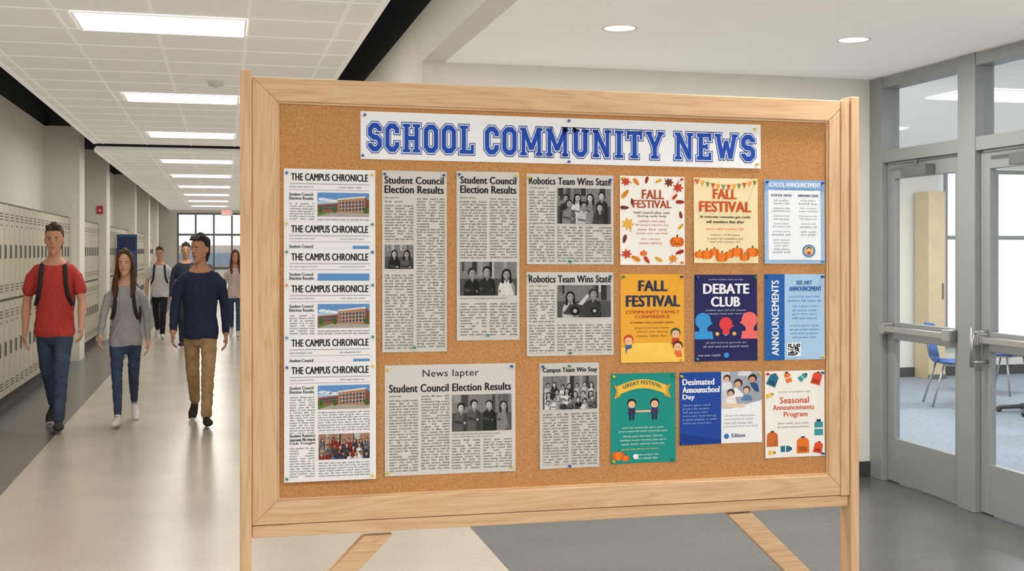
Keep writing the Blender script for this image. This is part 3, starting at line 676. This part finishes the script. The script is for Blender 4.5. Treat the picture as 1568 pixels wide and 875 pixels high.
def down(x,y,z=2.82,pw=24):
    e=empty('recessed_downlight',(x,y,z)); q=MB(); n=28
    for i in range(n):
        a=2*math.pi*i/n; c=2*math.pi*(i+1)/n
        P=lambda r,t,zz:(r*math.cos(t),r*math.sin(t),zz)
        q.quad([P(.1,a,-.001),P(.1,c,-.001),P(.098,c,-.006),P(.098,a,-.006)],0); q.quad([P(.098,a,-.006),P(.098,c,-.006),P(.084,c,-.004),P(.084,a,-.004)],0)
    q.v+= [(.085*math.cos(2*math.pi*i/n),.085*math.sin(2*math.pi*i/n),-.003) for i in range(n)]
    q.f.append(tuple(range(len(q.v)-n,len(q.v)))); q.m.append(1)
    q.build('trim_ring',[M['whitep'],M['lens']],e)
    l=bpy.data.lights.new('lamp','AREA'); l.shape='DISK'; l.size=.15; l.energy=pw; l.color=(1,.97,.93)
    o=bpy.data.objects.new('lamp',l); sc.collection.objects.link(o); o.parent=e; o.location=(0,0,-.01)
for x in(2.1,3.52):
    for y in(5.95,3.4,.8): down(x,y)  # only the far pair is in view; nearer ones added to brighten the lobby
e=MB(); e.tube((0,0,0),(0,0,-.035),.075,.065,0,20); e.tube((0,0,-.035),(0,0,-.055),.035,.02,0,14); e.build('smoke_detector',[M['whitep']],loc=(-.06,10.84,3.146))

cols=[17.8,21.8,28.7,34,38.5]
for y in cols: B('trim_column',-2.5,-2.02,y,y+.62,0,3.42,M['wall'])
def lockers(y0,y1):
    q=MB(); n=max(1,int((y1-y0)/.305)); w=(y1-y0)/n
    q.box(-2.495,-2.175,y0,y1,.1,2.1,0); q.box(-2.495,-2.2,y0,y1,0,.1,2)
    q.box(-2.178,-2.172,y0,y1,.1,2.1,1)
    for i in range(n):
        a=y0+i*w+.008; c=y0+(i+1)*w-.008
        for z0,z1 in((.125,1.085),(1.115,2.075)):
            q.box(-2.172,-2.15,a,c,z0,z1,0)
            for k in range(3):
                q.box(-2.151,-2.147,a+.06,c-.06,z1-.10-k*.03,z1-.088-k*.03,1); q.box(-2.151,-2.147,a+.06,c-.06,z0+.07+k*.03,z0+.082+k*.03,1)
            q.box(-2.151,-2.135,a+.03,a+.06,(z0+z1)/2-.07,(z0+z1)/2+.07,3); q.box(-2.151,-2.145,(a+c)/2-.02,(a+c)/2+.02,z1-.22,z1-.20,3)
    q.build('locker_bank',[M['locker'],M['lockerd'],M['base'],M['alud']])
prev=8.0
for y in cols+[41.9]:
    lockers(prev,y-.005); prev=y+.625
q=MB(); q.box(-.05,.05,-.03,0,-.07,.07,0); q.box(-.02,.02,-.036,-.03,-.03,.01,1); q.build('fire_alarm',[M['red'],M['whitep']],bevel=.004,loc=(-2.13,21.795,2.34))
e=empty('display_board',(-1.93,25.2,0)); q=MB(); q.box(-.2,.2,-.02,.02,1.05,1.95,0); q.box(-.17,.17,-.026,-.02,1.62,1.9,1); q.box(-.15,.1,-.026,-.02,1.2,1.5,2); q.build('panel',[mat('blue_panel',(58,84,128)),mat('navy_print',(36,50,96)),mat('orange_print',(196,122,70))],e)
q=MB(); 
for sx in(-.18,.18): q.tube((sx,0,0),(sx,0,1.1),.015,.015); q.box(sx-.02,sx+.02,-.22,.22,0,.03)
q.build('legs',[M['alud']],e)
e=empty('exit_sign',(.12,36,2.78)); q=MB(); q.box(-.17,.17,-.03,.03,-.1,.1,0); q.tube((0,0,.1),(0,0,.27),.01,.01,0); q.build('housing',[M['whitep']],e,.005)
v,f=font_geo('EXIT',.03,None,2); mx=max(a[0] for a in v); me=bpy.data.meshes.new('legend'); me.from_pydata([(-.13+a/mx*.26,-.033,-.06+c*.17) for a,c in v],[],f); me.materials.append(emis('exit_red',(235,30,30),1.2)); o=bpy.data.objects.new('legend',me); sc.collection.objects.link(o); o.parent=e
B('wall_end_a',-2.5,-1.55,YE_,YE_+.15,0,3.42,M['wall']); B('wall_end_b',.95,XC,YE_,YE_+.15,0,3.42,M['wall']); B('wall_end_c',-1.55,.95,YE_,YE_+.15,2.95,4.3,M['wall'])
e=empty('door_3',(0,YE_,0)); q=MB()
for x in(-1.55,-.95,-.33,.29,.89): q.box(x,x+.06,.02,.1,0,2.95)
for z in(0,2.15,2.89): q.box(-1.55,.95,.025,.095,z,z+.07)
q.box(-.95,.35,.0,.06,.95,1.05)
q.build('frames',[M['alud']],e); q=MB(); q.quad([(-1.5,.05,.02),(.92,.05,.02),(.92,.05,2.93),(-1.5,.05,2.93)]); q.build('panes',[M['glass']],e)
q=MB(); q.quad([(-12,YE_+.15,-.02),(12,YE_+.15,-.02),(12,70,-.02),(-12,70,-.02)]); q.build('ground_outside',[mat('paving',(190,190,186),.8)])
# neighbouring building seen through the end doors
q=MB(); q.box(-9,9,60,64,0,1.9,0); q.box(-9,9,59.9,60,.9,1.5,1); q.build('building_outside',[mat('brick_outside',(176,168,160)),mat('window_band_outside',(120,135,150))])

# ---------------- right entrance glazing (x = XR) --------------------------
e=empty('door_1',(XR,0,0)); q=MB()
for y0,y1 in((7.15,7.305),(6.13,6.30),(5.12,5.2)): q.box(-.02,.12,y0,y1,0,2.815)
for z0,z1 in((2.215,2.30),(2.735,2.812)):
    for y0,y1 in((5.2,6.13),(6.3,7.15)): q.box(-.015,.115,y0,y1,z0,z1)
q.build('frame',[M['alu']],e,.004)
def leaf_(name,y0,y1):
    w=MB(); t0,t1=.02,.065
    w.box(t0,t1,y0,y0+.075,.01,2.205); w.box(t0,t1,y1-.085,y1,.01,2.205)
    for z0,z1 in((2.10,2.205),(.01,.31),(.99,1.11)): w.box(t0,t1,y0+.075,y1-.085,z0,z1)
    w.build(name+'_stiles',[M['alu']],e,.003)
    w=MB()
    for z0,z1 in((.30,1.0),(1.10,2.11)): w.quad([(.042,y0+.07,z0),(.042,y1-.08,z0),(.042,y1-.08,z1),(.042,y0+.07,z1)])
    w.build(name+'_glass',[M['glass']],e)
    w=MB(); w.box(-.06,-.025,y0+.1,y1-.08,1.045,1.085); w.box(-.065,.02,y0+.02,y0+.1,1.03,1.105); w.box(-.065,.02,y1-.08,y1-.02,1.03,1.105); w.build(name+'_push_bar',[M['chrome']],e,.006)
    w=MB(); w.box(-.06,.018,y0+.28,y0+.56,2.10,2.17); w.box(-.04,-.022,y0+.40,y1-.1,2.19,2.205); w.tube((-.03,y0+.42,2.17),(-.03,y0+.42,2.2),.012,.012); w.build(name+'_closer',[M['alud']],e,.004)
leaf_('leaf_near',5.205,6.125); leaf_('leaf_far',6.305,7.145)
w=MB(); w.tube((-.09,6.06,.9),(-.09,6.06,1.14),.014,.014); w.tube((-.09,6.06,.93),(.02,6.06,.93),.012,.012); w.tube((-.09,6.06,1.11),(.02,6.06,1.11),.012,.012); w.build('pull_handle',[M['chrome']],e,smooth=True)
w=MB(); 
for y0,y1 in((5.2,6.13),(6.3,7.15)): w.quad([(.042,y0,2.3),(.042,y1,2.3),(.042,y1,2.735),(.042,y0,2.735)])
w.build('transom_glass',[M['glass']],e)
B('wall_right',XR,XR+.15,Y0,5.12,0,2.82,M['wall'])
# adjoining room
B('wall_room_far',XR+.15,13,13,13.15,0,3.0,M['wall']); B('wall_room_side',XR+.16,XR+.28,YBK+.16,13,0,3.0,M['wall'])
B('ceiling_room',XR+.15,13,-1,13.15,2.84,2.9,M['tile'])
B('baseboard_room',XR+.3,13,12.98,13,0,.12,M['base']); B('wall_room_end',13,13.15,-1,13.15,0,3,M['wall'])
q=MB(); q.box(-.12,.12,-.3,0,0,2.35,0); q.box(-.13,.13,-.31,-.3,.0,.06,1); q.box(.07,.085,-.32,-.3,1.0,1.2,1); q.build('tall_wood_cabinet',[M['tan'],M['alud']],bevel=.004,loc=(8.66,12.97,0))
e=empty('window_1',(10.5,12.97,1.45)); q=MB()
for x in(-1.55,-.8,-.02,.76,1.5): q.box(x,x+.05,-.03,0,-1.1,1.2)
for z in(-1.1,.3,1.15): q.box(-1.55,1.55,-.028,0,z,z+.05)
q.build('frame',[M['alu']],e); q=MB(); q.box(-1.55,1.55,-.01,0,-1.1,1.2); q.build('pane',[emis('daylit_pane',(222,234,245),.85)],e)
for x,y in((5.5,7.6),(5.5,10.2),(8.2,7.5),(8.2,10.2),(6.6,4.5)): panel(x,x+1.15,y,y+.6,2.84,48,col=(.93,.97,1))
def chair(x,y,r):
    e=empty('classroom_chair',(x,y,0)); e.rotation_euler=(0,0,r)
    q=MB(); N=8
    prof=[(-.22,.46),(-.1,.435),(.08,.435),(.17,.455),(.21,.52),(.235,.65),(.25,.80),(.255,.86)]
    for k in range(len(prof)-1):
        y0,z0=prof[k];y1,z1=prof[k+1]; w0=.21 if k<4 else .2; 
        for i in range(N):
            a=-1+2*i/N; c=-1+2*(i+1)/N
            bow=lambda t,zz:(.03*t*t if zz<.5 else 0); by=lambda t,zz:(-.04*t*t if zz>.5 else 0)
            q.quad([(a*w0,y0+by(a,z0),z0+bow(a,z0)),(c*w0,y0+by(c,z0),z0+bow(c,z0)),(c*w0,y1+by(c,z1),z1+bow(c,z1)),(a*w0,y1+by(a,z1),z1+bow(a,z1))])
    o=q.build('seat_shell',[M['bluep']],e,smooth=True); sm=o.modifiers.new('s','SOLIDIFY'); sm.thickness=.012
    q=MB()
    for sx in(-1,1):
        q.tube((sx*.17,-.14,.43),(sx*.21,-.2,.0),.011,.011); q.tube((sx*.17,.12,.43),(sx*.21,.24,.0),.011,.011); q.tube((sx*.17,-.14,.43),(sx*.17,.12,.43),.011,.011)
    q.tube((-.17,-.14,.43),(.17,-.14,.43),.011,.011); q.build('legs',[M['chrome']],e,smooth=True)
chair(7.35,10.5,1.2); chair(8.1,8.7,-.6); chair(6.9,8.3,2.4); chair(8.5,11.2,.4)
e=empty('round_table',(7.75,9.75,0)); q=MB(); q.tube((0,0,.72),(0,0,.75),.5,.5,0,36); q.tube((0,0,.06),(0,0,.72),.035,.035,1); 
for i in range(5):
    a=i*2*math.pi/5; q.tube((0,0,.08),(.32*math.cos(a),.32*math.sin(a),.045),.025,.018,1); q.sph((.32*math.cos(a),.32*math.sin(a),.03),.03,1)
q.build('table',[M['whitep'],M['blk']],e)

# ======================= PEOPLE ===========================================
class Fig:
    def __init__(s): s.prims=[]; s.V=[]; s.F=[]
    def chain(s,pts,rad,side,lab,n=14,caps=True):
        P=[Vector(p) for p in pts]; N=len(P); side=Vector(side)
        labs=lab if isinstance(lab,list) else [lab]*(N-1)
        rad=[(r,r) if not hasattr(r,'__len__') else r for r in rad]
        rings=[]
        for i in range(N):
            d=(P[min(i+1,N-1)]-P[max(i-1,0)]).normalized()
            a=(side-d*side.dot(d)).normalized(); c=d.cross(a)
            rings.append((P[i],d,a,c,rad[i]))
        seq=[]
        if caps:
            p,d,a,c,r=rings[0]; m=min(r)
            for off,k in((.92,.35),(.7,.7),(.38,.92)): seq.append((p-d*m*off,a,c,(r[0]*k,r[1]*k)))
        for p,d,a,c,r in rings: seq.append((p,a,c,r))
        if caps:
            p,d,a,c,r=rings[-1]; m=min(r)
            for off,k in((.38,.92),(.7,.7),(.92,.35)): seq.append((p+d*m*off,a,c,(r[0]*k,r[1]*k)))
        b=len(s.V)
        for p,a,c,r in seq:
            for j in range(n):
                t=2*math.pi*j/n; s.V.append(p+a*r[0]*math.cos(t)+c*r[1]*math.sin(t))
        for i in range(len(seq)-1):
            for j in range(n):
                k=(j+1)%n; s.F.append((b+i*n+j,b+i*n+k,b+(i+1)*n+k,b+(i+1)*n+j))
        s.F.append(tuple(range(b+n-1,b-1,-1))); e=b+(len(seq)-1)*n; s.F.append(tuple(range(e,e+n)))
        for i in range(N-1):
            d=(P[i+1]-P[i]).normalized(); a=(side-d*side.dot(d)).normalized(); c=d.cross(a)
            s.prims.append((P[i],P[i+1],a,c,rad[i],rad[i+1],labs[i]))
    def mesh(s,vox,it=2):
        me=bpy.data.meshes.new('tmp'); me.from_pydata([tuple(v) for v in s.V],[],s.F); me.update()
        ob=bpy.data.objects.new('tmp',me); sc.collection.objects.link(ob)
        r=ob.modifiers.new('r','REMESH'); r.mode='VOXEL'; r.voxel_size=vox; r.use_smooth_shade=True
        sm=ob.modifiers.new('s','SMOOTH'); sm.factor=.5; sm.iterations=it
        dg=bpy.context.evaluated_depsgraph_get(); dg.update()
        m2=bpy.data.meshes.new_from_object(ob.evaluated_get(dg)); bpy.data.objects.remove(ob); return m2
def person(name,loc,H,cfg,yaw=0,vox=.0055):
    f=Fig(); fh=Fig(); fp_=Fig(); fem=cfg.get('fem',False); C=cfg['col']; k=H/1.75
    shx=.152 if fem else .172; long=cfg.get('long',True)
    soles=[]; legs=[]
    for sx,th,sn,fp in cfg['legs']:
        th,sn,fp=map(math.radians,(th,sn,fp)); hip=Vector((sx*.082,0,.9)); L1,L2=.43,.405
        knee=hip+Vector((-sx*.012,-math.sin(th)*L1,-math.cos(th)*L1)); ank=knee+Vector((-sx*.014,-math.sin(sn)*L2,-math.cos(sn)*L2))
        def R(y,z): return ank+Vector((0,y*math.cos(fp)+z*math.sin(fp),-y*math.sin(fp)+z*math.cos(fp)))
        tox=Vector((sx*.012,0,0))
        legs.append((sx,hip,knee,ank,R(.05,-.045),R(-.04,-.042)+tox*.5,R(-.12,-.05)+tox*1.5,R(-.175,-.055)+tox*2))
        soles+= [R(.05,-.045).z-.036,R(-.12,-.05).z-.03,R(-.175,-.055).z-.022]
    dz=-min(soles); up=Vector((0,0,dz))
    if fem: tr=[(.08,.09),(.051,.055),(.047,.052),(.034,.038)]
    else: tr=[(.082,.094),(.06,.064),(.055,.06),(.048,.054)]
    for sx,hip,knee,ank,heel,mid,ball,toe in legs:
        hip,knee,ank,heel,mid,ball,toe=[q+up for q in(hip,knee,ank,heel,mid,ball,toe)]
        calf=knee.lerp(ank,.35)+Vector((0,.012,0)); end=knee.lerp(ank,.95)
        f.chain([hip,hip.lerp(knee,.5),knee,calf,end],[tr[0],((tr[0][0]+tr[1][0])/2,(tr[0][1]+tr[1][1])/2),tr[1],tr[2],tr[3]],(1,0,0),'pants')
        f.chain([knee.lerp(ank,.9),ank+Vector((0,0,-.01))],[(.032,.036),(.034,.04)],(1,0,0),'shoe')
        f.chain([heel,mid,ball,toe],[(.034,.04),(.036,.046),(.044,.034),(.034,.024)],(1,0,0),'shoe')
    if fem: T=[(.85,.163,.122,0),(.92,.156,.114,.005),(1.0,.138,.104,0),(1.09,.124,.095,0),(1.2,.138,.108,-.008),(1.27,.146,.118,-.012),(1.34,.142,.098,0),(1.385,.118,.08,.005),(1.425,.085,.062,.01),(1.45,.058,.054,.012)]
    else: T=[(.85,.168,.125,0),(.92,.158,.116,0),(1.0,.15,.110,0),(1.1,.152,.110,0),(1.22,.165,.116,-.003),(1.31,.172,.118,0),(1.365,.162,.102,.003),(1.405,.132,.084,.006),(1.44,.095,.070,.01),(1.472,.062,.06,.014)]
    lean=cfg.get('lean',.02)
    tp=lambda z:-lean*(z-.9)/.5
    f.chain([Vector((0,.0,.80))+up,Vector((0,0,.88))+up,Vector((0,0,.97))+up],[(.12,.095),(.148,.108),(.14,.1)],(1,0,0),'hips')
    f.chain([Vector((0,y+tp(z),z))+up for z,rx,ry,y in T],[(rx,ry) for z,rx,ry,y in T],(1,0,0),'torso',n=20)
    hc=Vector((0,tp(1.6)-.012,1.625))+up
    f.chain([Vector((0,tp(1.45)+.012,1.43))+up,Vector((0,tp(1.5)+.005,1.5))+up,hc+Vector((0,.012,-.05))],[(.058,.056),(.046,.048) if fem else (.054,.055),(.05,.055)],(1,0,0),'neck')
    hy=math.radians(cfg.get('head',0)); RM=Matrix.Rotation(hy,3,'Z')
    hs=Vector(RM@Vector((1,0,0)))
    def hp(x,y,z): return hc+RM@Vector((x,y,z))
    HR=[(-.112,.02,.022,-.06),(-.10,.036,.04,-.046),(-.07,.054,.067,-.026),(-.03,.064,.084,-.012),(.01,.070,.09,-.004),(.05,.072,.094,0),(.085,.062,.08,.004),(.108,.036,.048,.006)]
    f.chain([hp(0,y,z) for z,rx,ry,y in HR],[(rx,ry) for z,rx,ry,y in HR],hs,'skin',n=20)
    f.chain([hp(0,-.088,.012),hp(0,-.104,-.022)],[.009,.0135],hs,'skin',n=10)
    f.chain([hp(0,-.088,-.058),hp(0,-.09,-.066)],[(.02,.008),(.018,.009)],hs,'skin',n=10)
    for sx in(-1,1): f.chain([hp(sx*.074,.012,.012),hp(sx*.072,.01,-.025)],[(.009,.02),(.008,.012)],hs,'skin',n=10)
    HH=[(-.085,.048,.04,.05),(-.04,.067,.06,.042),(-.005,.0735,.068,.034),(.04,.077,.084,.022),(.075,.076,.092,.008),(.105,.06,.078,.002),(.125,.034,.048,.0)]
    fh.chain([hp(0,y,z) for z,rx,ry,y in HH],[(rx,ry) for z,rx,ry,y in HH],hs,'hair',n=20)
    if cfg.get('quiff'):
        for i in range(7):
            x=-.05+i*.0155; fh.chain([hp(x,-.01,.112),hp(x+.004,-.056,.110+.005*math.sin(i*2.1)),hp(x+.008,-.080,.088+.005*math.sin(i*1.7))],[.021,.018,.010],(1,0,0),'hair',n=8)
    if cfg.get('longhair'):
        for sx in(-1,1):
            fh.chain([hp(sx*.03,-.045,.108),hp(sx*.062,-.055,.07),hp(sx*.076,-.03,.01),hp(sx*.08,-.008,-.07),hp(sx*.086,-.035,-.16),hp(sx*.09,-.075,-.25),hp(sx*.08,-.10,-.33)],[(.03,.03),(.018,.03),(.014,.04),(.02,.042),(.028,.03),(.028,.024),(.014,.012)],(1,0,0),'hair')
        fh.chain([hp(0,.06,.03),hp(0,.075,-.1),hp(0,.09,-.25)],[(.07,.04),(.085,.04),(.075,.03)],(1,0,0),'hair')
    armcut=[]
    for sx,th,el,ab in cfg['arms']:
        th,el,ab=map(math.radians,(th,el,ab))
        S=Vector((sx*shx,tp(1.4)+.005,1.358 if not fem else 1.335))+up
        dU=Vector((sx*math.sin(ab),-math.sin(th)*math.cos(ab),-math.cos(th)*math.cos(ab)))
        ab2=ab*.2; t2=th+el
        dF=Vector((sx*math.sin(ab2),-math.sin(t2)*math.cos(ab2),-math.cos(t2)*math.cos(ab2)))
        Lu,Lf=(.265,.235) if fem else (.28,.25)
        E=S+dU*Lu; Wp=E+dF*Lf
        a=.84 if fem else 1.0
        if long:
            f.chain([S+Vector((-sx*.045,0,.014)),S+dU*.05,S+dU*Lu*.6,E,E+dF*Lf*.5,Wp-dF*.01],[.046*a,.053*a,.047*a,.044*a,.039*a,.032*a],(1,0,0),'sleeve')
            f.chain([Wp-dF*.03,Wp+dF*.01],[(.024,.028),(.02,.027)],(1,0,0),'arm')
            armcut.append((sx,E,dF,Lf*.965))
        else:
            f.chain([S+Vector((-sx*.045,0,.014)),S+dU*.05,S+dU*Lu*.62],[.046*a,.053*a,.055*a],(1,0,0),'sleeve')
            f.chain([S+dU*.1,E,E+dF*Lf*.35,Wp],[.041*a,.035*a,.037*a,.025*a],(1,0,0),'arm')
            armcut.append((sx,S,dU,Lu*.76))
        wide=dF.cross(Vector((1,0,0))).normalized()
        if wide.y>0: wide=-wide
        inn=Vector((-sx,0,0)); inn=(inn-dF*inn.dot(dF)).normalized()
        f.chain([Wp,Wp+dF*.035,Wp+dF*.085],[(.026,.018),(.036,.017),(.038,.014)],wide,'skin',n=12)
        for i,(o,L) in enumerate(((.029,.074),(.010,.083),(-.010,.077),(-.028,.060))):
            b0=Wp+dF*.085+wide*o
            d1=(dF*math.cos(.22+i*.05)+inn*math.sin(.22+i*.05)); d2=(dF*math.cos(.75+i*.06)+inn*math.sin(.75+i*.06))
            f.chain([b0-dF*.01,b0+d1*L*.5,b0+d1*L*.5+d2*L*.5],[.0090,.0086,.0075],wide,'skin',n=8)
        tb=Wp+dF*.03+wide*.028
        d1=(dF*.72+wide*.62+inn*.3).normalized(); d2=(dF*.9+wide*.2+inn*.35).normalized()
        f.chain([tb-wide*.012,tb+d1*.035,tb+d1*.035+d2*.03],[.012,.0105,.0085],inn,'skin',n=8)
    if cfg.get('straps'):
        sxx=.098 if not fem else .082
        for sx in(-1,1):
            fp_.chain([Vector((sx*(sxx+.045),-.045+tp(1.1),1.07))+up,Vector((sx*(sxx+.02),-.098+tp(1.15),1.15))+up,Vector((sx*(sxx+.005),-.107+tp(1.25),1.25))+up,Vector((sx*sxx,-.098+tp(1.33),1.335))+up,Vector((sx*(sxx-.006),-.066+tp(1.4),1.405 if not fem else 1.385))+up,Vector((sx*(sxx-.01),.0,1.435 if not fem else 1.415))+up,Vector((sx*sxx,.1,1.37))+up],[(.02,.010)]*7,(1,0,0),'pack')
        fp_.chain([Vector((0,.185,.98))+up,Vector((0,.2,1.1))+up,Vector((0,.195,1.3))+up,Vector((0,.17,1.40))+up],[(.13,.07),(.145,.095),(.145,.085),(.11,.05)],(1,0,0),'pack')
    if cfg.get('hood'):
        f.chain([Vector((-.04,-.075,1.40))+up,Vector((-.072,-.025,1.435))+up,Vector((-.072,.05,1.455))+up,Vector((0,.095,1.465))+up,Vector((.072,.05,1.455))+up,Vector((.072,-.025,1.435))+up,Vector((.04,-.075,1.40))+up],[.016,.024,.032,.038,.032,.024,.016],(0,0,1),'hoodc')
        for sx in(-1,1): fp_.chain([Vector((sx*.03,-.10,1.385))+up,Vector((sx*.034,-.136,1.26))+up],[.005,.005],(1,0,0),'cord',n=8)
    m2=f.mesh(vox)
    n=len(m2.polygons); cen=np.empty(n*3); m2.polygons.foreach_get('center',cen); cen=cen.reshape(-1,3)
    labs=['skin','top','pants','shoe','sole','torso','hips','neck','sleeve','arm','hoodc']; best=np.full(n,1e9); lab=np.zeros(n,int)
    for p0,p1,a,c,r0,r1,lb in f.prims:
        p0=np.array(p0);p1=np.array(p1);a=np.array(a);c=np.array(c); d=p1-p0; L=np.linalg.norm(d); dn=d/L
        q=cen-p0; t=(q@dn)/L; tc=np.clip(t,0,1); off=q-np.outer(tc*L,dn)
        ra=r0[0]+(r1[0]-r0[0])*tc; rb=r0[1]+(r1[1]-r0[1])*tc
        la=off@a; lb2=off@c; ld=off@dn; mn=np.minimum(ra,rb)
        qn=np.sqrt((la/ra)**2+(lb2/rb)**2+(ld/mn)**2); dist=np.abs(qn-1)*mn
        w=dist<best; best[w]=dist[w]; lab[w]=labs.index(lb)
    I=labs.index
    out=lab.copy()
    body=(lab==I('torso'))|(lab==I('hips'))|((lab==I('pants'))&(cen[:,2]>.70+dz))
    out[body]=np.where(cen[body,2]>.80+dz+.006*np.sin(cen[body,0]*25),1,2)
    nk=((lab==I('torso'))|(lab==I('neck')))&(cen[:,2]>1.38+dz)
    nl=1.452+dz+.42*(cen[:,1]-.01)-(.012 if fem else 0)
    out[nk]=np.where(cen[nk,2]>nl[nk],0,1)
    out[lab==I('neck')]=np.where(cen[lab==I('neck'),2]>nl[lab==I('neck')],0,1)
    out[lab==I('hoodc')]=1
    for sx,O,d,cut in armcut:
        ms=((lab==I('sleeve'))|(lab==I('arm')))&(cen[:,0]*sx>0)
        tt=(cen-np.array(O))@np.array(d); out[ms]=np.where(tt[ms]>cut,0,1)
    sh_=(lab==3); out[sh_&(cen[:,2]<.022)]=4
    lab=out
    nv=len(m2.vertices); vl=np.zeros(nv,int)
    lo=np.empty(len(m2.loops),dtype=np.int32); m2.loops.foreach_get('vertex_index',lo)
    tot=np.empty(n,dtype=np.int32); m2.polygons.foreach_get('loop_total',tot)
    vl[lo]=np.repeat(lab,tot)
    nrm=[v.normal.copy() for v in m2.vertices]
    sd=Vector((loc[0]*3.1,loc[1],0))
    for v in m2.vertices:
        L_=vl[v.index]
        if L_==1: amp=.014; P=sd+Vector((v.co.x*6,v.co.y*5,v.co.z*9+abs(v.co.x)*16)); z_off=.30
        elif L_==2: amp=.011; P=sd+Vector((v.co.x*8,v.co.y*7,v.co.z*17+v.co.y*10)); z_off=.30
        else: continue
        v.co+=nrm[v.index]*amp*(z_off-abs(noise.noise(P))-.3*abs(noise.noise(P*2.3)))
    mats=[]
    for L_ in labs[:5]:
        col=C.get(L_,{'sole':(225,225,222)}.get(L_,(120,120,120)))
        mats.append(mat(name+'_'+L_,col,.8 if L_!='skin' else .5,var=.2 if L_=='pants' else (.07 if L_=='top' else .03),scale=14,bump=.15 if L_ in('top','pants') else 0,bscale=30,spec=.2))
        m2.materials.append(mats[-1])
    m2.polygons.foreach_set('material_index',lab.astype(np.int32)); m2.update()
    e=empty(name,loc); e.scale=(k,k,k); e.rotation_euler=(0,0,yaw)
    o=bpy.data.objects.new('body',m2); sc.collection.objects.link(o); o.parent=e
    hm=fh.mesh(min(vox,.005)); nr=[v.normal.copy() for v in hm.vertices]
    for v in hm.vertices:
        P=Vector((v.co.x*55,v.co.y*40,v.co.z*9)); v.co+=nr[v.index]*.006*noise.noise(P)
    mh=mat(name+'_hair',C['hair'],.6,var=.3,scale=10,bump=.6,bscale=60,stretch=(8,8,.8),spec=.3); hm.materials.append(mh)
    o=bpy.data.objects.new('hair',hm); sc.collection.objects.link(o); o.parent=e
    if fp_.V:
        pmh=fp_.mesh(min(vox,.005)); pmh.materials.append(mat(name+'_trim',C.get('cord',(32,32,36)),.7,var=.05))
        o=bpy.data.objects.new('backpack' if cfg.get('straps') else 'drawstrings',pmh); sc.collection.objects.link(o); o.parent=e
    q=MB(); 
    Q=lambda x,y,z: tuple(hp(x,y,z))
    for sx in(-1,1):
        q.sph(Q(sx*.029,-.0775,.002),(.0125,.0125,.0075),0); q.sph(Q(sx*.029,-.0875,.002),(.0058,.004,.0055),1)
        q.tube(Q(sx*.016,-.091,.0195),Q(sx*.043,-.083,.0205),.0035,.0025,2,8)
    q.tube(Q(-.02,-.0935,-.0595),Q(0,-.0985,-.060),.003,.0042,3,8); q.tube(Q(.02,-.0935,-.0595),Q(0,-.0985,-.060),.003,.0042,3,8)
    q.build('face_features',[mat(name+'_eye_white',(205,198,190),.3),mat(name+'_iris',(45,32,25),.3),mh,mat(name+'_lips',tuple(int(a*b) for a,b in zip(C['skin'],(.84,.66,.64))),.5)],e,smooth=True)
    return e
W1=[(1,22,7,6),(-1,-13,-42,-38)]
W2=[(-1,22,7,6),(1,-13,-42,-38)]
person('boy_in_red_tshirt',(-1.47,11.1,0),1.84,dict(col=dict(skin=(208,156,128),top=(190,68,62),pants=(66,82,106),shoe=(60,58,60),hair=(70,48,34)),long=False,straps=True,quiff=True,legs=W1,arms=[(1,14,22,12),(-1,-10,16,12)],head=0))
person('girl_in_grey_sweater',(-.87,11.2,0),1.61,dict(fem=True,longhair=True,col=dict(skin=(218,170,142),top=(160,160,160),pants=(60,76,102),shoe=(225,222,218),hair=(88,60,40)),long=True,straps=True,legs=W2,arms=[(1,-14,16,11),(-1,16,24,12)],head=-6))
person('boy_in_navy_hoodie',(-.2,11.05,0),1.75,dict(col=dict(skin=(184,136,106),top=(40,47,72),pants=(168,138,102),shoe=(52,48,46),hair=(30,24,22),cord=(60,68,100)),long=True,hood=True,quiff=True,legs=W1,arms=[(1,-10,18,10),(-1,10,20,11)],head=-38))
person('boy_in_white_tshirt',(-1.12,22.1,0),1.68,dict(col=dict(skin=(200,150,122),top=(200,200,202),pants=(38,38,44),shoe=(215,215,215),hair=(58,42,32)),long=False,straps=True,quiff=True,legs=W1,arms=[(1,8,60,12),(-1,-6,14,12)],head=0),vox=.009)
person('boy_in_dark_jacket',(-.6,20.2,0),1.74,dict(col=dict(skin=(195,148,120),top=(48,52,66),pants=(40,42,50),shoe=(50,50,50),hair=(50,36,28)),long=True,quiff=True,legs=W2,arms=[(1,8,20,12),(-1,-6,14,12)],head=0),vox=.009)
person('girl_in_patterned_blouse',(.22,22.0,0),1.62,dict(fem=True,longhair=True,col=dict(skin=(196,142,114),top=(196,180,176),pants=(60,76,106),shoe=(200,200,200),hair=(92,56,36)),long=False,legs=W1,arms=[(1,8,50,12),(-1,-6,14,12)],head=10),vox=.009)

# ---------------- world ----------------------------------------------------
w=bpy.data.worlds.new('world'); sc.world=w; w.use_nodes=True
bg=w.node_tree.nodes['Background']; bg.inputs[0].default_value=(.99,.985,.975,1); bg.inputs[1].default_value=1.4  # uniform fill light, entering where the end wall at Y0 is left out
